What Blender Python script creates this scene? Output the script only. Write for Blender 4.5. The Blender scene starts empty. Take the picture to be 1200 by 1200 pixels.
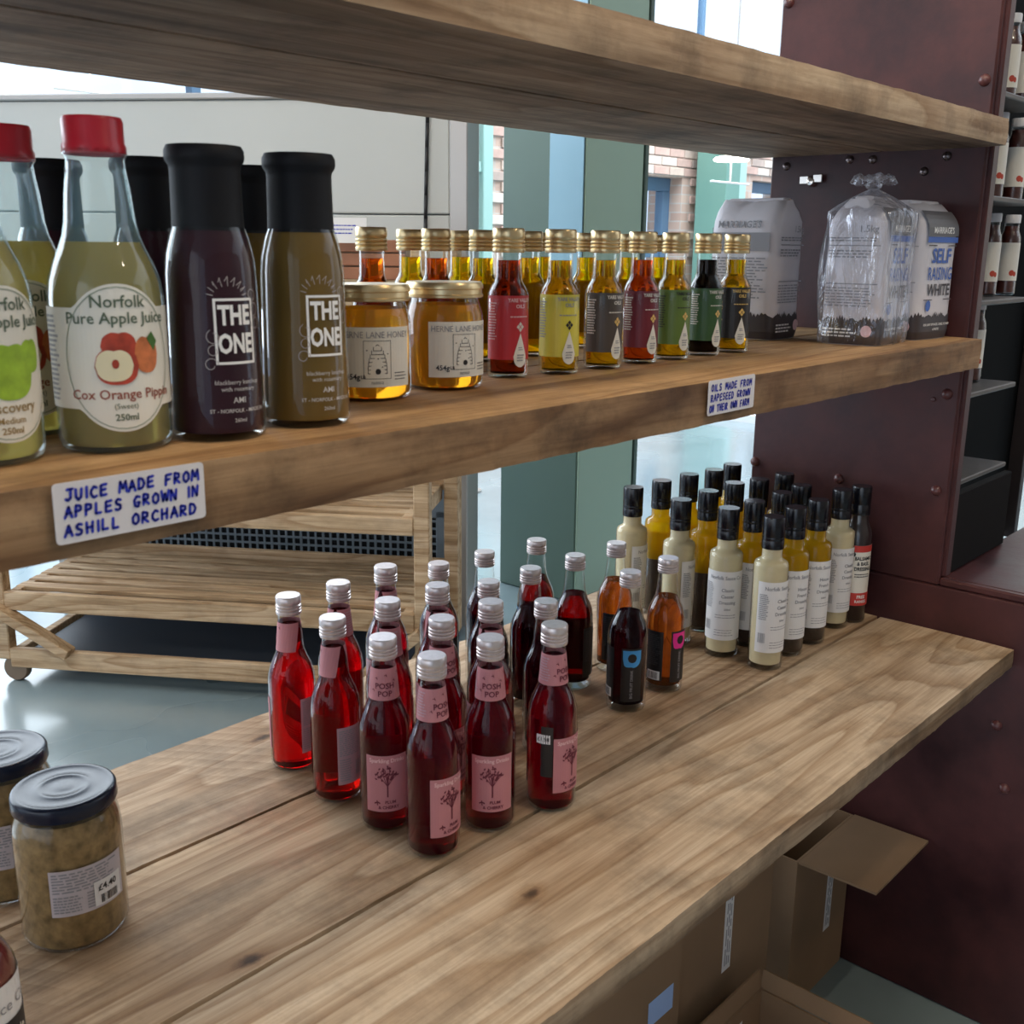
import bpy, math, random
from mathutils import Vector, Matrix
from math import sin, cos, pi, radians, atan2, hypot, sqrt
random.seed(4)
sc = bpy.context.scene
COL = sc.collection

# ------------------------------------------------------------------ camera
AX = Vector((0.67341781, 0.17252378, -0.71884908))
AY = Vector((-0.73918253, 0.17140667, -0.6513286))
AZ = Vector((0.01084585, 0.96997696, 0.24295487))
CAMZ = 1.285
cd = bpy.data.cameras.new('camera'); cam = bpy.data.objects.new('camera', cd); COL.objects.link(cam)
cam.matrix_world = Matrix(((AX[0], AX[1], AX[2], 0), (AY[0], AY[1], AY[2], 0), (AZ[0], AZ[1], AZ[2], CAMZ), (0, 0, 0, 1)))
cd.sensor_width = 36; cd.sensor_fit = 'HORIZONTAL'; cd.lens = 36 * 1250 / 1200; cd.clip_start = 0.02
cd.dof.use_dof = True; cd.dof.focus_distance = 1.75; cd.dof.aperture_fstop = 20
sc.camera = cam

# ------------------------------------------------------------------ world: pale bright sky
W = bpy.data.worlds.new('world'); sc.world = W; W.use_nodes = True
nt = W.node_tree; nt.nodes.clear()
o_ = nt.nodes.new('ShaderNodeOutputWorld'); bg = nt.nodes.new('ShaderNodeBackground')
tc = nt.nodes.new('ShaderNodeTexCoord'); ns = nt.nodes.new('ShaderNodeTexNoise'); cr = nt.nodes.new('ShaderNodeValToRGB')
ns.inputs['Scale'].default_value = 2.2; ns.inputs['Detail'].default_value = 4
cr.color_ramp.elements[0].position = 0.38; cr.color_ramp.elements[0].color = (0.50, 0.70, 1.0, 1)
cr.color_ramp.elements[1].position = 0.62; cr.color_ramp.elements[1].color = (0.92, 0.96, 1.0, 1)
nt.links.new(tc.outputs['Generated'], ns.inputs['Vector']); nt.links.new(ns.outputs['Fac'], cr.inputs['Fac'])
nt.links.new(cr.outputs['Color'], bg.inputs['Color']); nt.links.new(bg.outputs['Background'], o_.inputs['Surface'])
bg.inputs['Strength'].default_value = 1.6

# ------------------------------------------------------------------ lights
def lamp(name, typ, loc, energy, color, size=0.1, target=None, size_y=None):
    l = bpy.data.lights.new(name, typ); l.energy = energy; l.color = color
    if typ == 'AREA':
        l.size = size
        if size_y: l.shape = 'RECTANGLE'; l.size_y = size_y
    elif typ != 'SUN': l.shadow_soft_size = size
    else: l.angle = size
    o = bpy.data.objects.new(name, l); COL.objects.link(o); o.location = loc
    if target is not None:
        o.rotation_euler = (Vector(target) - Vector(loc)).to_track_quat('-Z', 'Y').to_euler()
    return o
for i, (x, y, e) in enumerate([(0.1, 0.15, 20), (0.95, -0.35, 26), (-0.6, 1.5, 24), (1.0, 1.75, 26), (1.2, -1.3, 15), (0.75, 0.35, 16)]):  # last one is added low down to brighten the steel above the top shelf
    lamp('ceiling_and_fill_spot', 'POINT', (x, y, 2.9 if e != 16 else 2.35), e * 1.0, (1.0, 0.80, 0.58), 0.045)
lamp('far_floor_fill', 'AREA', (7.0, 3.6, 6.0), 900, (0.86, 0.94, 1.0), 5.0, (7.0, 3.3, 0.0), 3.5)  # added area lamp that brightens the far floor
# daylight of the tall glazing beyond the display, front-left of the shelf ends
lamp('window_daylight', 'AREA', (1.1, 5.25, 2.4), 300, (0.84, 0.93, 1.0), 6.5, (1.1, 0.0, 1.6), 3.2)
lamp('front_left_fill', 'AREA', (-4.6, 0.2, 1.9), 26, (0.86, 0.94, 1.0), 4.0, (1.5, 1.0, 1.0), 2.6)  # added fill from the left side, no shopfront stands there

sc.view_settings.view_transform = 'Standard'; sc.view_settings.look = 'None'
sc.view_settings.exposure = -0.08; sc.view_settings.gamma = 1.0; sc.view_settings.use_curve_mapping = False
cy = sc.cycles
cy.max_bounces = 10; cy.diffuse_bounces = 3; cy.glossy_bounces = 4; cy.transmission_bounces = 8; cy.transparent_max_bounces = 20
cy.sample_clamp_indirect = 4.0; cy.blur_glossy = 0.05; cy.use_denoising = True

# ------------------------------------------------------------------ helpers: pixels to places
def ray(px, py):
    a, b = (px - 600) / 1250, -(py - 600) / 1250
    return Vector((AX[0] * a + AX[1] * b - AX[2], AY[0] * a + AY[1] * b - AY[2], AZ[0] * a + AZ[1] * b - AZ[2]))
def hitz(px, py, z):
    r = ray(px, py); t = (z - CAMZ) / r.z; return Vector((r.x * t, r.y * t, z))
def hity(px, py, y):
    r = ray(px, py); t = y / r.y; return Vector((r.x * t, y, CAMZ + r.z * t))
def hitx(px, py, x):
    r = ray(px, py); t = x / r.x; return Vector((x, r.y * t, CAMZ + r.z * t))
def base_at(px, py, z, r):
    w = hitz(px, py, z); d = Vector((w.x, w.y)).normalized(); return Vector((w.x + d.x * r, w.y + d.y * r, z))
def face_cam(w): return atan2(-w.y, -w.x)

# ------------------------------------------------------------------ helpers: materials
MATS = {}
def newmat(name):
    m = bpy.data.materials.new(name); m.use_nodes = True; m.node_tree.nodes.clear(); MATS[name] = m
    return m, m.node_tree, m.node_tree.nodes.new('ShaderNodeOutputMaterial')
def N(nt, t, **kw):
    n = nt.nodes.new(t)
    for k, v in kw.items():
        if k in n.inputs: n.inputs[k].default_value = v
        else: setattr(n, k, v)
    return n
def ramp(nt, fac, stops):
    r = nt.nodes.new('ShaderNodeValToRGB')
    while len(r.color_ramp.elements) < len(stops): r.color_ramp.elements.new(0.5)
    for e, (p, c) in zip(r.color_ramp.elements, stops): e.position = p; e.color = (*c, 1)
    nt.links.new(fac, r.inputs['Fac']); return r.outputs['Color']
def mat(name, color, rough=0.5, metal=0.0, coat=0.0, spec=0.5, var=0.0, vscale=30, bump=0.0, emit=0, sheen=0):
    if name in MATS: return MATS[name]
    m, nt, out = newmat(name)
    p = N(nt, 'ShaderNodeBsdfPrincipled'); p.inputs['Roughness'].default_value = rough
    p.inputs['Metallic'].default_value = metal; p.inputs['Coat Weight'].default_value = coat
    p.inputs['Coat Roughness'].default_value = 0.04; p.inputs['Specular IOR Level'].default_value = spec
    p.inputs['Base Color'].default_value = (*color, 1)
    if emit:
        p.inputs['Emission Color'].default_value = (*color, 1); p.inputs['Emission Strength'].default_value = emit
    if var or bump:
        t = N(nt, 'ShaderNodeTexCoord'); n = N(nt, 'ShaderNodeTexNoise', Scale=vscale, Detail=5.0)
        nt.links.new(t.outputs['Object'], n.inputs['Vector'])
        if var:
            c = ramp(nt, n.outputs['Fac'], [(0.3, tuple(x * (1 - var) for x in color)), (0.7, tuple(min(1, x * (1 + var)) for x in color))])
            nt.links.new(c, p.inputs['Base Color'])
        if bump:
            b = N(nt, 'ShaderNodeBump', Strength=bump, Distance=0.004)
            nt.links.new(n.outputs['Fac'], b.inputs['Height']); nt.links.new(b.outputs['Normal'], p.inputs['Normal'])
    nt.links.new(p.outputs[0], out.inputs['Surface']); return m

def wood(name, dark, mid, light, seed=0, rings=1.0, saw=0.0, rough=0.7, knots=True, stain=0.35):
    """flat sawn softwood: contour rings, fine fibres, blotches, knots and saw marks; grain runs along x"""
    m, nt, out = newmat(name); L = nt.links.new
    t = N(nt, 'ShaderNodeTexCoord')
    def mapped(scale, loc=(0, 0, 0), rot=(0, 0, 0)):
        q = N(nt, 'ShaderNodeMapping'); q.inputs['Scale'].default_value = scale; q.inputs['Location'].default_value = loc; q.inputs['Rotation'].default_value = rot
        L(t.outputs['Object'], q.inputs['Vector']); return q.outputs[0]
    def mth(op, a, b=None, c=None):
        q = N(nt, 'ShaderNodeMath', operation=op)
        for k, v in enumerate((a, b, c)):
            if v is None: continue
            if isinstance(v, (int, float)): q.inputs[k].default_value = v
            else: L(v, q.inputs[k])
        return q.outputs[0]
    def mulc(a, b, f=1.0):
        q = N(nt, 'ShaderNodeMixRGB', blend_type='MULTIPLY'); q.inputs[0].default_value = f; L(a, q.inputs[1]); L(b, q.inputs[2]); return q.outputs[0]
    n1 = N(nt, 'ShaderNodeTexNoise', Scale=1.0, Detail=2.5, Roughness=0.45); L(mapped((0.8, 6.5, 6.5), (seed * 3.1, seed * 1.7, seed)), n1.inputs['Vector'])
    fr = mth('FRACT', mth('MULTIPLY', n1.outputs['Fac'], 22 * rings))
    ring = ramp(nt, fr, [(0.0, (0.66, 0.58, 0.50)), (0.09, (1, 1, 1)), (0.55, (0.97, 0.96, 0.95)), (1.0, (0.70, 0.62, 0.54))])
    n2 = N(nt, 'ShaderNodeTexNoise', Scale=1.0, Detail=5.0, Roughness=0.6); L(mapped((7, 260, 200), (seed, 0, 0)), n2.inputs['Vector'])
    fib = ramp(nt, n2.outputs['Fac'], [(0.3, (0.72, 0.67, 0.62)), (0.62, (1, 1, 1))])
    n3 = N(nt, 'ShaderNodeTexNoise', Scale=1.0, Detail=5.0, Roughness=0.6); L(mapped((2.6, 22, 22), (seed * 2.0, seed, 3)), n3.inputs['Vector'])
    base = ramp(nt, n3.outputs['Fac'], [(0.34, dark), (0.50, mid), (0.68, light)])
    col = mulc(mulc(base, ring), fib)
    n4 = N(nt, 'ShaderNodeTexNoise', Scale=9.0, Detail=6.0, Roughness=0.7); L(t.outputs['Object'], n4.inputs['Vector'])
    col = mulc(col, ramp(nt, n4.outputs['Fac'], [(0.32, (1 - stain,) * 3), (0.52, (1, 1, 1))]))
    if knots:
        nd = N(nt, 'ShaderNodeMixRGB', blend_type='ADD'); nd.inputs[0].default_value = 0.22
        L(mapped((3.2, 7.5, 3), (seed * .37, seed * .9, 0)), nd.inputs[1]); L(n4.outputs['Color'], nd.inputs[2])
        v = N(nt, 'ShaderNodeTexVoronoi', Scale=0.85); v.voronoi_dimensions = '2D'; L(nd.outputs[0], v.inputs['Vector'])
        col = mulc(col, ramp(nt, v.outputs['Distance'], [(0.015, (0.2, 0.17, 0.15)), (0.035, (0.5, 0.42, 0.36)), (0.055, (0.85, 0.78, 0.7)), (0.10, (1, 1, 1))]))
    if saw:
        w = N(nt, 'ShaderNodeTexWave', Scale=17.0, Distortion=2.5, Detail=1.0, wave_profile='SAW'); w.inputs['Detail Scale'].default_value = 0.5
        L(mapped((1, 1, 1), (0, 0, 0), (0, 0, radians(-38))), w.inputs['Vector'])
        n5 = N(nt, 'ShaderNodeTexNoise', Scale=2.5, Detail=2.0); L(t.outputs['Object'], n5.inputs['Vector'])
        f = mth('MULTIPLY', w.outputs['Fac'], ramp(nt, n5.outputs['Fac'], [(0.42, (0, 0, 0)), (0.6, (1, 1, 1))]))
        col = mulc(col, ramp(nt, f, [(0.1, (1, 1, 1)), (0.95, (1 - saw, 1 - saw * 1.15, 1 - saw * 1.3))]))
    p = N(nt, 'ShaderNodeBsdfPrincipled', Roughness=rough); L(col, p.inputs['Base Color']); p.inputs['Specular IOR Level'].default_value = 0.35
    bp = N(nt, 'ShaderNodeBump', Strength=0.3, Distance=0.0012); L(mth('ADD', n2.outputs['Fac'], mth('MULTIPLY', n4.outputs['Fac'], 0.8)), bp.inputs['Height']); L(bp.outputs[0], p.inputs['Normal'])
    L(p.outputs[0], out.inputs['Surface']); return m

def glass_shell(name, tint=(0.97, 0.985, 0.98), f0=0.018, f1=0.85):
    m, nt, out = newmat(name); L = nt.links.new
    tr = N(nt, 'ShaderNodeBsdfTransparent', Color=(*tint, 1)); gl = N(nt, 'ShaderNodeBsdfGlossy', Roughness=0.03)
    lw = N(nt, 'ShaderNodeLayerWeight', Blend=0.5); pw = N(nt, 'ShaderNodeMath', operation='POWER'); pw.inputs[1].default_value = 2.7
    L(lw.outputs['Facing'], pw.inputs[0])
    ma = N(nt, 'ShaderNodeMath', operation='MULTIPLY_ADD'); ma.inputs[1].default_value = f1; ma.inputs[2].default_value = f0; L(pw.outputs[0], ma.inputs[0])
    mx = N(nt, 'ShaderNodeMixShader'); L(ma.outputs[0], mx.inputs[0]); L(tr.outputs[0], mx.inputs[1]); L(gl.outputs[0], mx.inputs[2])
    L(mx.outputs[0], out.inputs['Surface']); return m
def sheen_glass(name, tint, col, k):  # diffuse colour mixed in for the bluish reflection on the juice bottle glass
    m = glass_shell(name, tint, .05, .8); nt = m.node_tree; out = [n for n in nt.nodes if n.type == 'OUTPUT_MATERIAL'][0]
    s_ = out.inputs['Surface'].links[0].from_socket; d = N(nt, 'ShaderNodeBsdfTranslucent', Color=(*col, 1)); d2 = N(nt, 'ShaderNodeBsdfDiffuse', Color=(*col, 1)); a = N(nt, 'ShaderNodeAddShader')
    nt.links.new(d.outputs[0], a.inputs[0]); nt.links.new(d2.outputs[0], a.inputs[1]); x = N(nt, 'ShaderNodeMixShader'); x.inputs[0].default_value = k
    nt.links.new(s_, x.inputs[1]); nt.links.new(a.outputs[0], x.inputs[2]); nt.links.new(x.outputs[0], out.inputs['Surface']); return m
def liquid(name, color, ior=1.4, haze=0.0, hazecol=None, rough=0.0):
    m, nt, out = newmat(name); L = nt.links.new
    g = N(nt, 'ShaderNodeBsdfRefraction', Color=(*color, 1), IOR=ior, Roughness=rough)
    s = g.outputs[0]
    if haze:
        h = hazecol or color
        d = N(nt, 'ShaderNodeBsdfDiffuse', Color=(*h, 1)); t = N(nt, 'ShaderNodeBsdfTranslucent', Color=(*h, 1))
        a = N(nt, 'ShaderNodeMixShader'); a.inputs[0].default_value = 0.5; L(d.outputs[0], a.inputs[1]); L(t.outputs[0], a.inputs[2])
        b = N(nt, 'ShaderNodeMixShader'); b.inputs[0].default_value = haze; L(s, b.inputs[1]); L(a.outputs[0], b.inputs[2]); s = b.outputs[0]
    L(s, out.inputs['Surface']); return m

GLASS = glass_shell('clear bottle glass')
GLASS_AMBER = glass_shell('amber bottle glass', (0.75, 0.5, 0.2))
L_PINK = liquid('deep pink cordial', (0.70, 0.02, 0.08), haze=0.28, hazecol=(0.22, 0.008, 0.03))
L_RED = liquid('bright red cordial', (0.85, 0.03, 0.05), haze=0.2, hazecol=(0.38, 0.01, 0.02))
L_DARK = liquid('blackcurrant drink', (0.28, 0.012, 0.04), haze=0.35, hazecol=(0.035, 0.006, 0.014))
L_RUBY = liquid('ruby drink', (0.6, 0.03, 0.04), haze=0.2, hazecol=(0.12, 0.01, 0.012))
L_AMBER = liquid('amber drink', (0.85, 0.42, 0.13), haze=0.25, hazecol=(0.45, 0.16, 0.04))
L_OIL = liquid('golden oil', (1.0, 0.76, 0.05), 1.42, haze=0.12, hazecol=(0.85, 0.55, 0.02))
L_OILA = liquid('chilli amber oil', (0.9, 0.36, 0.04), 1.45, haze=0.08, hazecol=(0.6, 0.2, 0.02))
L_OILR = liquid('red vinegar oil', (0.80, 0.25, 0.05), 1.42, haze=0.2, hazecol=(0.08, 0.015, 0.006))
L_OILD = liquid('dark vinegar', (0.12, 0.06, 0.02), 1.45, haze=0.3, hazecol=(0.01, 0.008, 0.006))
L_HONEY = liquid('clear honey', (0.93, 0.60, 0.12), 1.48, haze=0.42, hazecol=(0.75, 0.42, 0.06), rough=0.08)
L_JUICE = liquid('cloudy apple juice', (0.85, 0.76, 0.36), 1.35, haze=0.8, hazecol=(0.62, 0.47, 0.14), rough=0.2)
L_PURPLE = mat('purple sauce', (0.035, 0.010, 0.018), 0.5, spec=0.15)
L_OLIVE = mat('olive brown sauce', (0.17, 0.10, 0.022), 0.5, spec=0.15)
L_CREAM = mat('cream dressing', (0.66, 0.55, 0.34), 0.45, var=0.05, vscale=60, spec=.2)
L_DRESS = liquid('yellow vinaigrette', (1.0, 0.78, 0.05), 1.4, haze=0.5, hazecol=(0.85, 0.55, 0.02))
L_SED = mat('dark herb layer', (0.035, 0.018, 0.012), 0.4, coat=0.4, var=0.3, vscale=200)
L_CHUT = mat('brown chutney', (0.27, 0.18, 0.08), 0.4, var=0.45, vscale=95, spec=.2)
L_BALS = mat('dark balsamic', (0.02, 0.008, 0.008), 0.3, coat=0.4)
L_JAM = mat('dark red relish', (0.07, 0.015, 0.01), 0.35, coat=0.5, var=0.3, vscale=90)
M_CAPW = mat('white aluminium cap', (0.66, 0.59, 0.58), 0.33, metal=0.6, var=0.08, vscale=200)
M_CAPG = mat('gold aluminium cap', (0.78, 0.60, 0.33), 0.3, metal=0.85)
M_CAPB = mat('black screw cap', (0.005, 0.005, 0.008), 0.22, spec=0.5)
M_CAPM = mat('black matt sleeve', (0.006, 0.006, 0.008), 0.6, spec=0.25)
M_RED = mat('red plastic cap', (0.62, 0.012, 0.03), 0.35, coat=0.2)
M_LIDN = mat('navy black lid', (0.010, 0.016, 0.035), 0.22, spec=0.35)
M_WCAP = mat('white plastic cap', (0.75, 0.75, 0.76), 0.4)
P_PINK = mat('pink label paper', (0.50, 0.20, 0.22), 0.6)
P_PINKD = mat('plum print', (0.13, 0.012, 0.03), 0.6)
P_PINKL = mat('pale pink print', (0.80, 0.52, 0.52), 0.6)
P_PINKI = mat('pink grey info paper', (0.50, 0.32, 0.36), 0.6)
P_WHITE = mat('white label paper', (0.78, 0.77, 0.76), 0.6)
P_CREAM = mat('cream label paper', (0.80, 0.77, 0.68), 0.6)
P_GREY = mat('grey print', (0.28, 0.28, 0.30), 0.6)
P_BLACK = mat('black print', (0.02, 0.02, 0.022), 0.5)
P_BLABEL = mat('black label paper', (0.010, 0.010, 0.012), 0.35)
P_BLUE = mat('sky blue print', (0.06, 0.35, 0.75), 0.4)
P_MAG = mat('magenta print', (0.85, 0.02, 0.30), 0.4)
P_WPRINT = mat('white screen print', (0.85, 0.83, 0.80), 0.5)
P_FAINT = mat('faint grey screen print', (0.36, 0.31, 0.30), 0.5)
INK = mat('blue marker ink', (0.012, 0.025, 0.42), 0.5)

# ------------------------------------------------------------------ helpers: meshes
def link(o, parent=None):
    COL.objects.link(o)
    if parent is not None: o.parent = parent
    return o
def mesh_obj(name, V, F, m, parent=None, smooth=False, label=None, loc=None, rotz=None, sharp=None):
    me = bpy.data.meshes.new(name); me.from_pydata([tuple(v) for v in V], [], F); me.update()
    if m is not None: me.materials.append(m)
    if smooth:
        me.polygons.foreach_set('use_smooth', [True] * len(me.polygons))
        if sharp: me.set_sharp_from_angle(angle=radians(sharp))
    o = bpy.data.objects.new(name, me)
    if loc is not None: o.location = loc
    if rotz is not None: o.rotation_euler = (0, 0, rotz)
    if label: o['label'] = label
    return link(o, parent)
def tag(o, label=None, cat=None, group=None, kind=None):
    if label: o['label'] = label
    if cat: o['category'] = cat
    if group: o['group'] = group
    if kind: o['kind'] = kind
    return o
def thing(name, label, cat, loc=(0, 0, 0), rotz=0, group=None):
    o = bpy.data.objects.new(name, None); o.empty_display_size = 0.05; COL.objects.link(o)
    o.location = loc; o.rotation_euler = (0, 0, rotz); return tag(o, label, cat, group)
def dup(root, loc, rotz, label, group=None):
    r = root.copy(); COL.objects.link(r); r.location = loc; r.rotation_euler = (0, 0, rotz); r['label'] = label
    if group: r['group'] = group
    for ch in list(root.children):
        c = ch.copy(); COL.objects.link(c); c.parent = r
        for g in list(ch.children):
            d = g.copy(); COL.objects.link(d); d.parent = c
    return r
def lathe(prof, seg=32, cx=0, cy_=0):
    V, F = [], []
    for r, z in prof:
        for k in range(seg):
            a = 2 * pi * k / seg; V.append((cx + r * cos(a), cy_ + r * sin(a), z))
    for i in range(len(prof) - 1):
        for k in range(seg):
            k2 = (k + 1) % seg; F.append((i * seg + k, i * seg + k2, (i + 1) * seg + k2, (i + 1) * seg + k))
    return V, F
def box(x0, x1, y0, y1, z0, z1, b=0.0):
    """box with chamfered edges, as verts and faces"""
    if b <= 0:
        V = [(x, y, z) for z in (z0, z1) for y in (y0, y1) for x in (x0, x1)]
        return V, [(0, 2, 3, 1), (4, 5, 7, 6), (0, 1, 5, 4), (2, 6, 7, 3), (0, 4, 6, 2), (1, 3, 7, 5)]
    V, F, idx = [], [], {}
    for sx in (0, 1):
        for sy in (0, 1):
            for sz in (0, 1):
                X, Y, Z = (x0, x1)[sx], (y0, y1)[sy], (z0, z1)[sz]
                dx, dy, dz = (b, -b)[sx], (b, -b)[sy], (b, -b)[sz]
                for ax, p in enumerate(((X, Y + dy, Z + dz), (X + dx, Y, Z + dz), (X + dx, Y + dy, Z))):
                    idx[(sx, sy, sz, ax)] = len(V); V.append(p)
    I = idx
    for s in (0, 1):
        F.append(tuple(I[(s, a, c, 0)] for a, c in ((0, 0), (1, 0), (1, 1), (0, 1))))
        F.append(tuple(I[(a, s, c, 1)] for a, c in ((0, 0), (1, 0), (1, 1), (0, 1))))
        F.append(tuple(I[(a, c, s, 2)] for a, c in ((0, 0), (1, 0), (1, 1), (0, 1))))
    for a in (0, 1):
        for c in (0, 1):
            F.append((I[(0, a, c, 1)], I[(1, a, c, 1)], I[(1, a, c, 2)], I[(0, a, c, 2)]))
            F.append((I[(a, 0, c, 0)], I[(a, 1, c, 0)], I[(a, 1, c, 2)], I[(a, 0, c, 2)]))
            F.append((I[(a, c, 0, 0)], I[(a, c, 1, 0)], I[(a, c, 1, 1)], I[(a, c, 0, 1)]))
            for d in (0, 1): F.append((I[(a, c, d, 0)], I[(a, c, d, 1)], I[(a, c, d, 2)]))
    return V, F
def fix(o):
    import bmesh
    bm = bmesh.new(); bm.from_mesh(o.data); bmesh.ops.recalc_face_normals(bm, faces=bm.faces); bm.to_mesh(o.data); bm.free(); return o
def join(*vfs):
    V, F = [], []
    for v, f in vfs:
        n = len(V); V += list(v); F += [tuple(i + n for i in q) for q in f]
    return V, F
def xf(vf, fn): return [fn(*v) for v in vf[0]], vf[1]
def bar(p, q, w, h, up=(0, 0, 1)):
    """rectangular bar from p to q"""
    p, q = Vector(p), Vector(q); d = (q - p); L = d.length; d.normalize(); s = d.cross(Vector(up))
    if s.length < 1e-4: s = d.cross(Vector((1, 0, 0)))
    s.normalize(); u = s.cross(d)
    v, f = box(0, L, -w / 2, w / 2, -h / 2, h / 2, min(w, h) * 0.08)
    return [p + d * a + s * b + u * c for a, b, c in v], f
def tube(p, q, r, seg=10):
    p, q = Vector(p), Vector(q); d = (q - p); L = d.length; d.normalize(); s = d.orthogonal().normalized(); u = d.cross(s)
    V, F = lathe([(0.0001, 0), (r, 0), (r, L), (0.0001, L)], seg)
    return [p + s * a + u * b + d * c for a, b, c in V], F

# flat shapes in (u, v) metres, mapped onto a surface afterwards
def strip(u0, u1, lo, hi, n=12, nz=2):
    V, F = [], []
    for i in range(n + 1):
        u = u0 + (u1 - u0) * i / n; a, b = (lo(u), hi(u)) if callable(lo) else (lo, hi)
        for j in range(nz + 1): V.append((u, a + (b - a) * j / nz))
    for i in range(n):
        for j in range(nz):
            k = i * (nz + 1) + j; F.append((k, k + nz + 1, k + nz + 2, k + 1))
    return V, F
def ellipse(cu, cv, a, b, n=10):
    return strip(cu - a, cu + a, lambda u: cv - b * sqrt(max(0, 1 - ((u - cu) / a) ** 2)), lambda u: cv + b * sqrt(max(0, 1 - ((u - cu) / a) ** 2)), n, 1)
def stroke(pts, w):
    V, F = [], []
    for (a, b) in zip(pts[:-1], pts[1:]):
        dx, dy = b[0] - a[0], b[1] - a[1]; l = hypot(dx, dy) or 1e-6; nx, ny = -dy / l * w / 2, dx / l * w / 2; ex, ey = dx / l * w / 2, dy / l * w / 2
        k = len(V)
        V += [(a[0] + nx - 0, a[1] + ny), (a[0] - ex, a[1] - ey), (a[0] - nx, a[1] - ny), (b[0] - nx, b[1] - ny), (b[0] + ex, b[1] + ey), (b[0] + nx, b[1] + ny)]
        F.append((k, k + 1, k + 2, k + 3, k + 4, k + 5))
    return V, F
def frame2d(u0, u1, v0, v1, w):
    return join(strip(u0, u1, v0, v0 + w, 8, 1), strip(u0, u1, v1 - w, v1, 8, 1), strip(u0, u0 + w, v0 + w, v1 - w, 1, 3), strip(u1 - w, u1, v0 + w, v1 - w, 1, 3))
TXT = {}
def text2d(s, size, cu=0, cv=0, bold=0.0, sx=1.0, align='CENTER'):
    key = (s, bold)
    if key not in TXT:
        c = bpy.data.curves.new('lettering', 'FONT'); c.body = s; c.size = 1.0; c.align_x = 'CENTER'; c.align_y = 'CENTER'; c.resolution_u = 2; c.offset = bold
        o = bpy.data.objects.new('lettering', c); COL.objects.link(o)
        dg = bpy.context.evaluated_depsgraph_get(); me = bpy.data.meshes.new_from_object(o.evaluated_get(dg))
        TXT[key] = ([(v.co.x, v.co.y) for v in me.vertices], [tuple(p.vertices) for p in me.polygons])
        bpy.data.objects.remove(o); bpy.data.curves.remove(c); bpy.data.meshes.remove(me)
    V, F = TXT[key]; off = 0
    if align == 'LEFT': off = -min(v[0] for v in V)
    return [((x + off) * size * sx + cu, y * size + cv) for x, y in V], F
def fine(u0, u1, v0, v1, rows, seed=1, gap=0.5):
    """small print: broken lines of words"""
    rnd = random.Random(seed); out = []
    for i in range(rows):
        v = v1 - (v1 - v0) * (i + 0.5) / rows; h = (v1 - v0) / rows * (1 - gap) / 2; u = u0
        end = u1 - rnd.random() * (u1 - u0) * 0.25
        while u < end:
            w = (u1 - u0) * rnd.uniform(0.06, 0.18); out.append(strip(u, min(end, u + w), v - h, v + h, 1, 1)); u += w + (u1 - u0) * 0.03
    return join(*out)
def barcode(u0, u1, v0, v1, n=14, seed=2):
    rnd = random.Random(seed); out = []; st = (u1 - u0) / n
    for i in range(n): out.append(strip(u0 + i * st, u0 + i * st + st * rnd.uniform(0.25, 0.7), v0, v1, 1, 1))
    return join(*out)
def on_plane(o, eu, ev, n, off=0.0004):
    o, eu, ev, n = Vector(o), Vector(eu), Vector(ev), Vector(n)
    return lambda u, v: o + eu * u + ev * v + n * off
def prof_r(prof):
    P = sorted(prof, key=lambda p: p[1])
    def f(z):
        for (r0, z0), (r1, z1) in zip(P[:-1], P[1:]):
            if z0 <= z <= z1: return r0 + (r1 - r0) * (z - z0) / max(1e-6, z1 - z0)
        return P[-1][0]
    return f
def on_cyl(rf, ang=0.0, off=0.0004, z0=0.0):
    def f(u, v):
        r = rf(z0 + v) + off; a = ang + u / r; return (r * cos(a), r * sin(a), z0 + v)
    return f
def decal(name, shape, mp, m, parent, label=None):
    V, F = shape
    return mesh_obj(name, [mp(*v) for v in V], F, m, parent, smooth=False, label=label)

# ------------------------------------------------------------------ the setting
def brickmat():
    m, nt, out = newmat('brick wall'); L = nt.links.new
    t = N(nt, 'ShaderNodeTexCoord'); sp = N(nt, 'ShaderNodeSeparateXYZ'); L(t.outputs['Object'], sp.inputs[0])
    ad = N(nt, 'ShaderNodeMath', operation='ADD'); L(sp.outputs['X'], ad.inputs[0]); L(sp.outputs['Y'], ad.inputs[1])
    cb = N(nt, 'ShaderNodeCombineXYZ'); L(ad.outputs[0], cb.inputs[0]); L(sp.outputs['Z'], cb.inputs[1])
    b = N(nt, 'ShaderNodeTexBrick', Scale=1.0); b.inputs['Brick Width'].default_value = 0.225; b.inputs['Row Height'].default_value = 0.075; b.inputs['Mortar Size'].default_value = 0.006
    b.inputs['Color1'].default_value = (0.52, 0.36, 0.29, 1); b.inputs['Color2'].default_value = (0.62, 0.47, 0.38, 1); b.inputs['Mortar'].default_value = (0.55, 0.5, 0.46, 1)
    L(cb.outputs[0], b.inputs['Vector']); p = N(nt, 'ShaderNodeBsdfPrincipled', Roughness=0.9); L(b.outputs['Color'], p.inputs['Base Color']); L(p.outputs[0], out.inputs['Surface']); return m
M_BRICKW = brickmat()
M_MORT = mat('lime mortar', (0.42, 0.37, 0.34), 0.95, var=0.1)
M_BR = [mat('brick tone %s' % n, c, 0.9, var=0.18, vscale=9) for n, c in (('buff', (0.62, 0.48, 0.40)), ('rose', (0.56, 0.38, 0.32)), ('pale', (0.70, 0.60, 0.52)), ('dun', (0.46, 0.36, 0.31)))]
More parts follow.
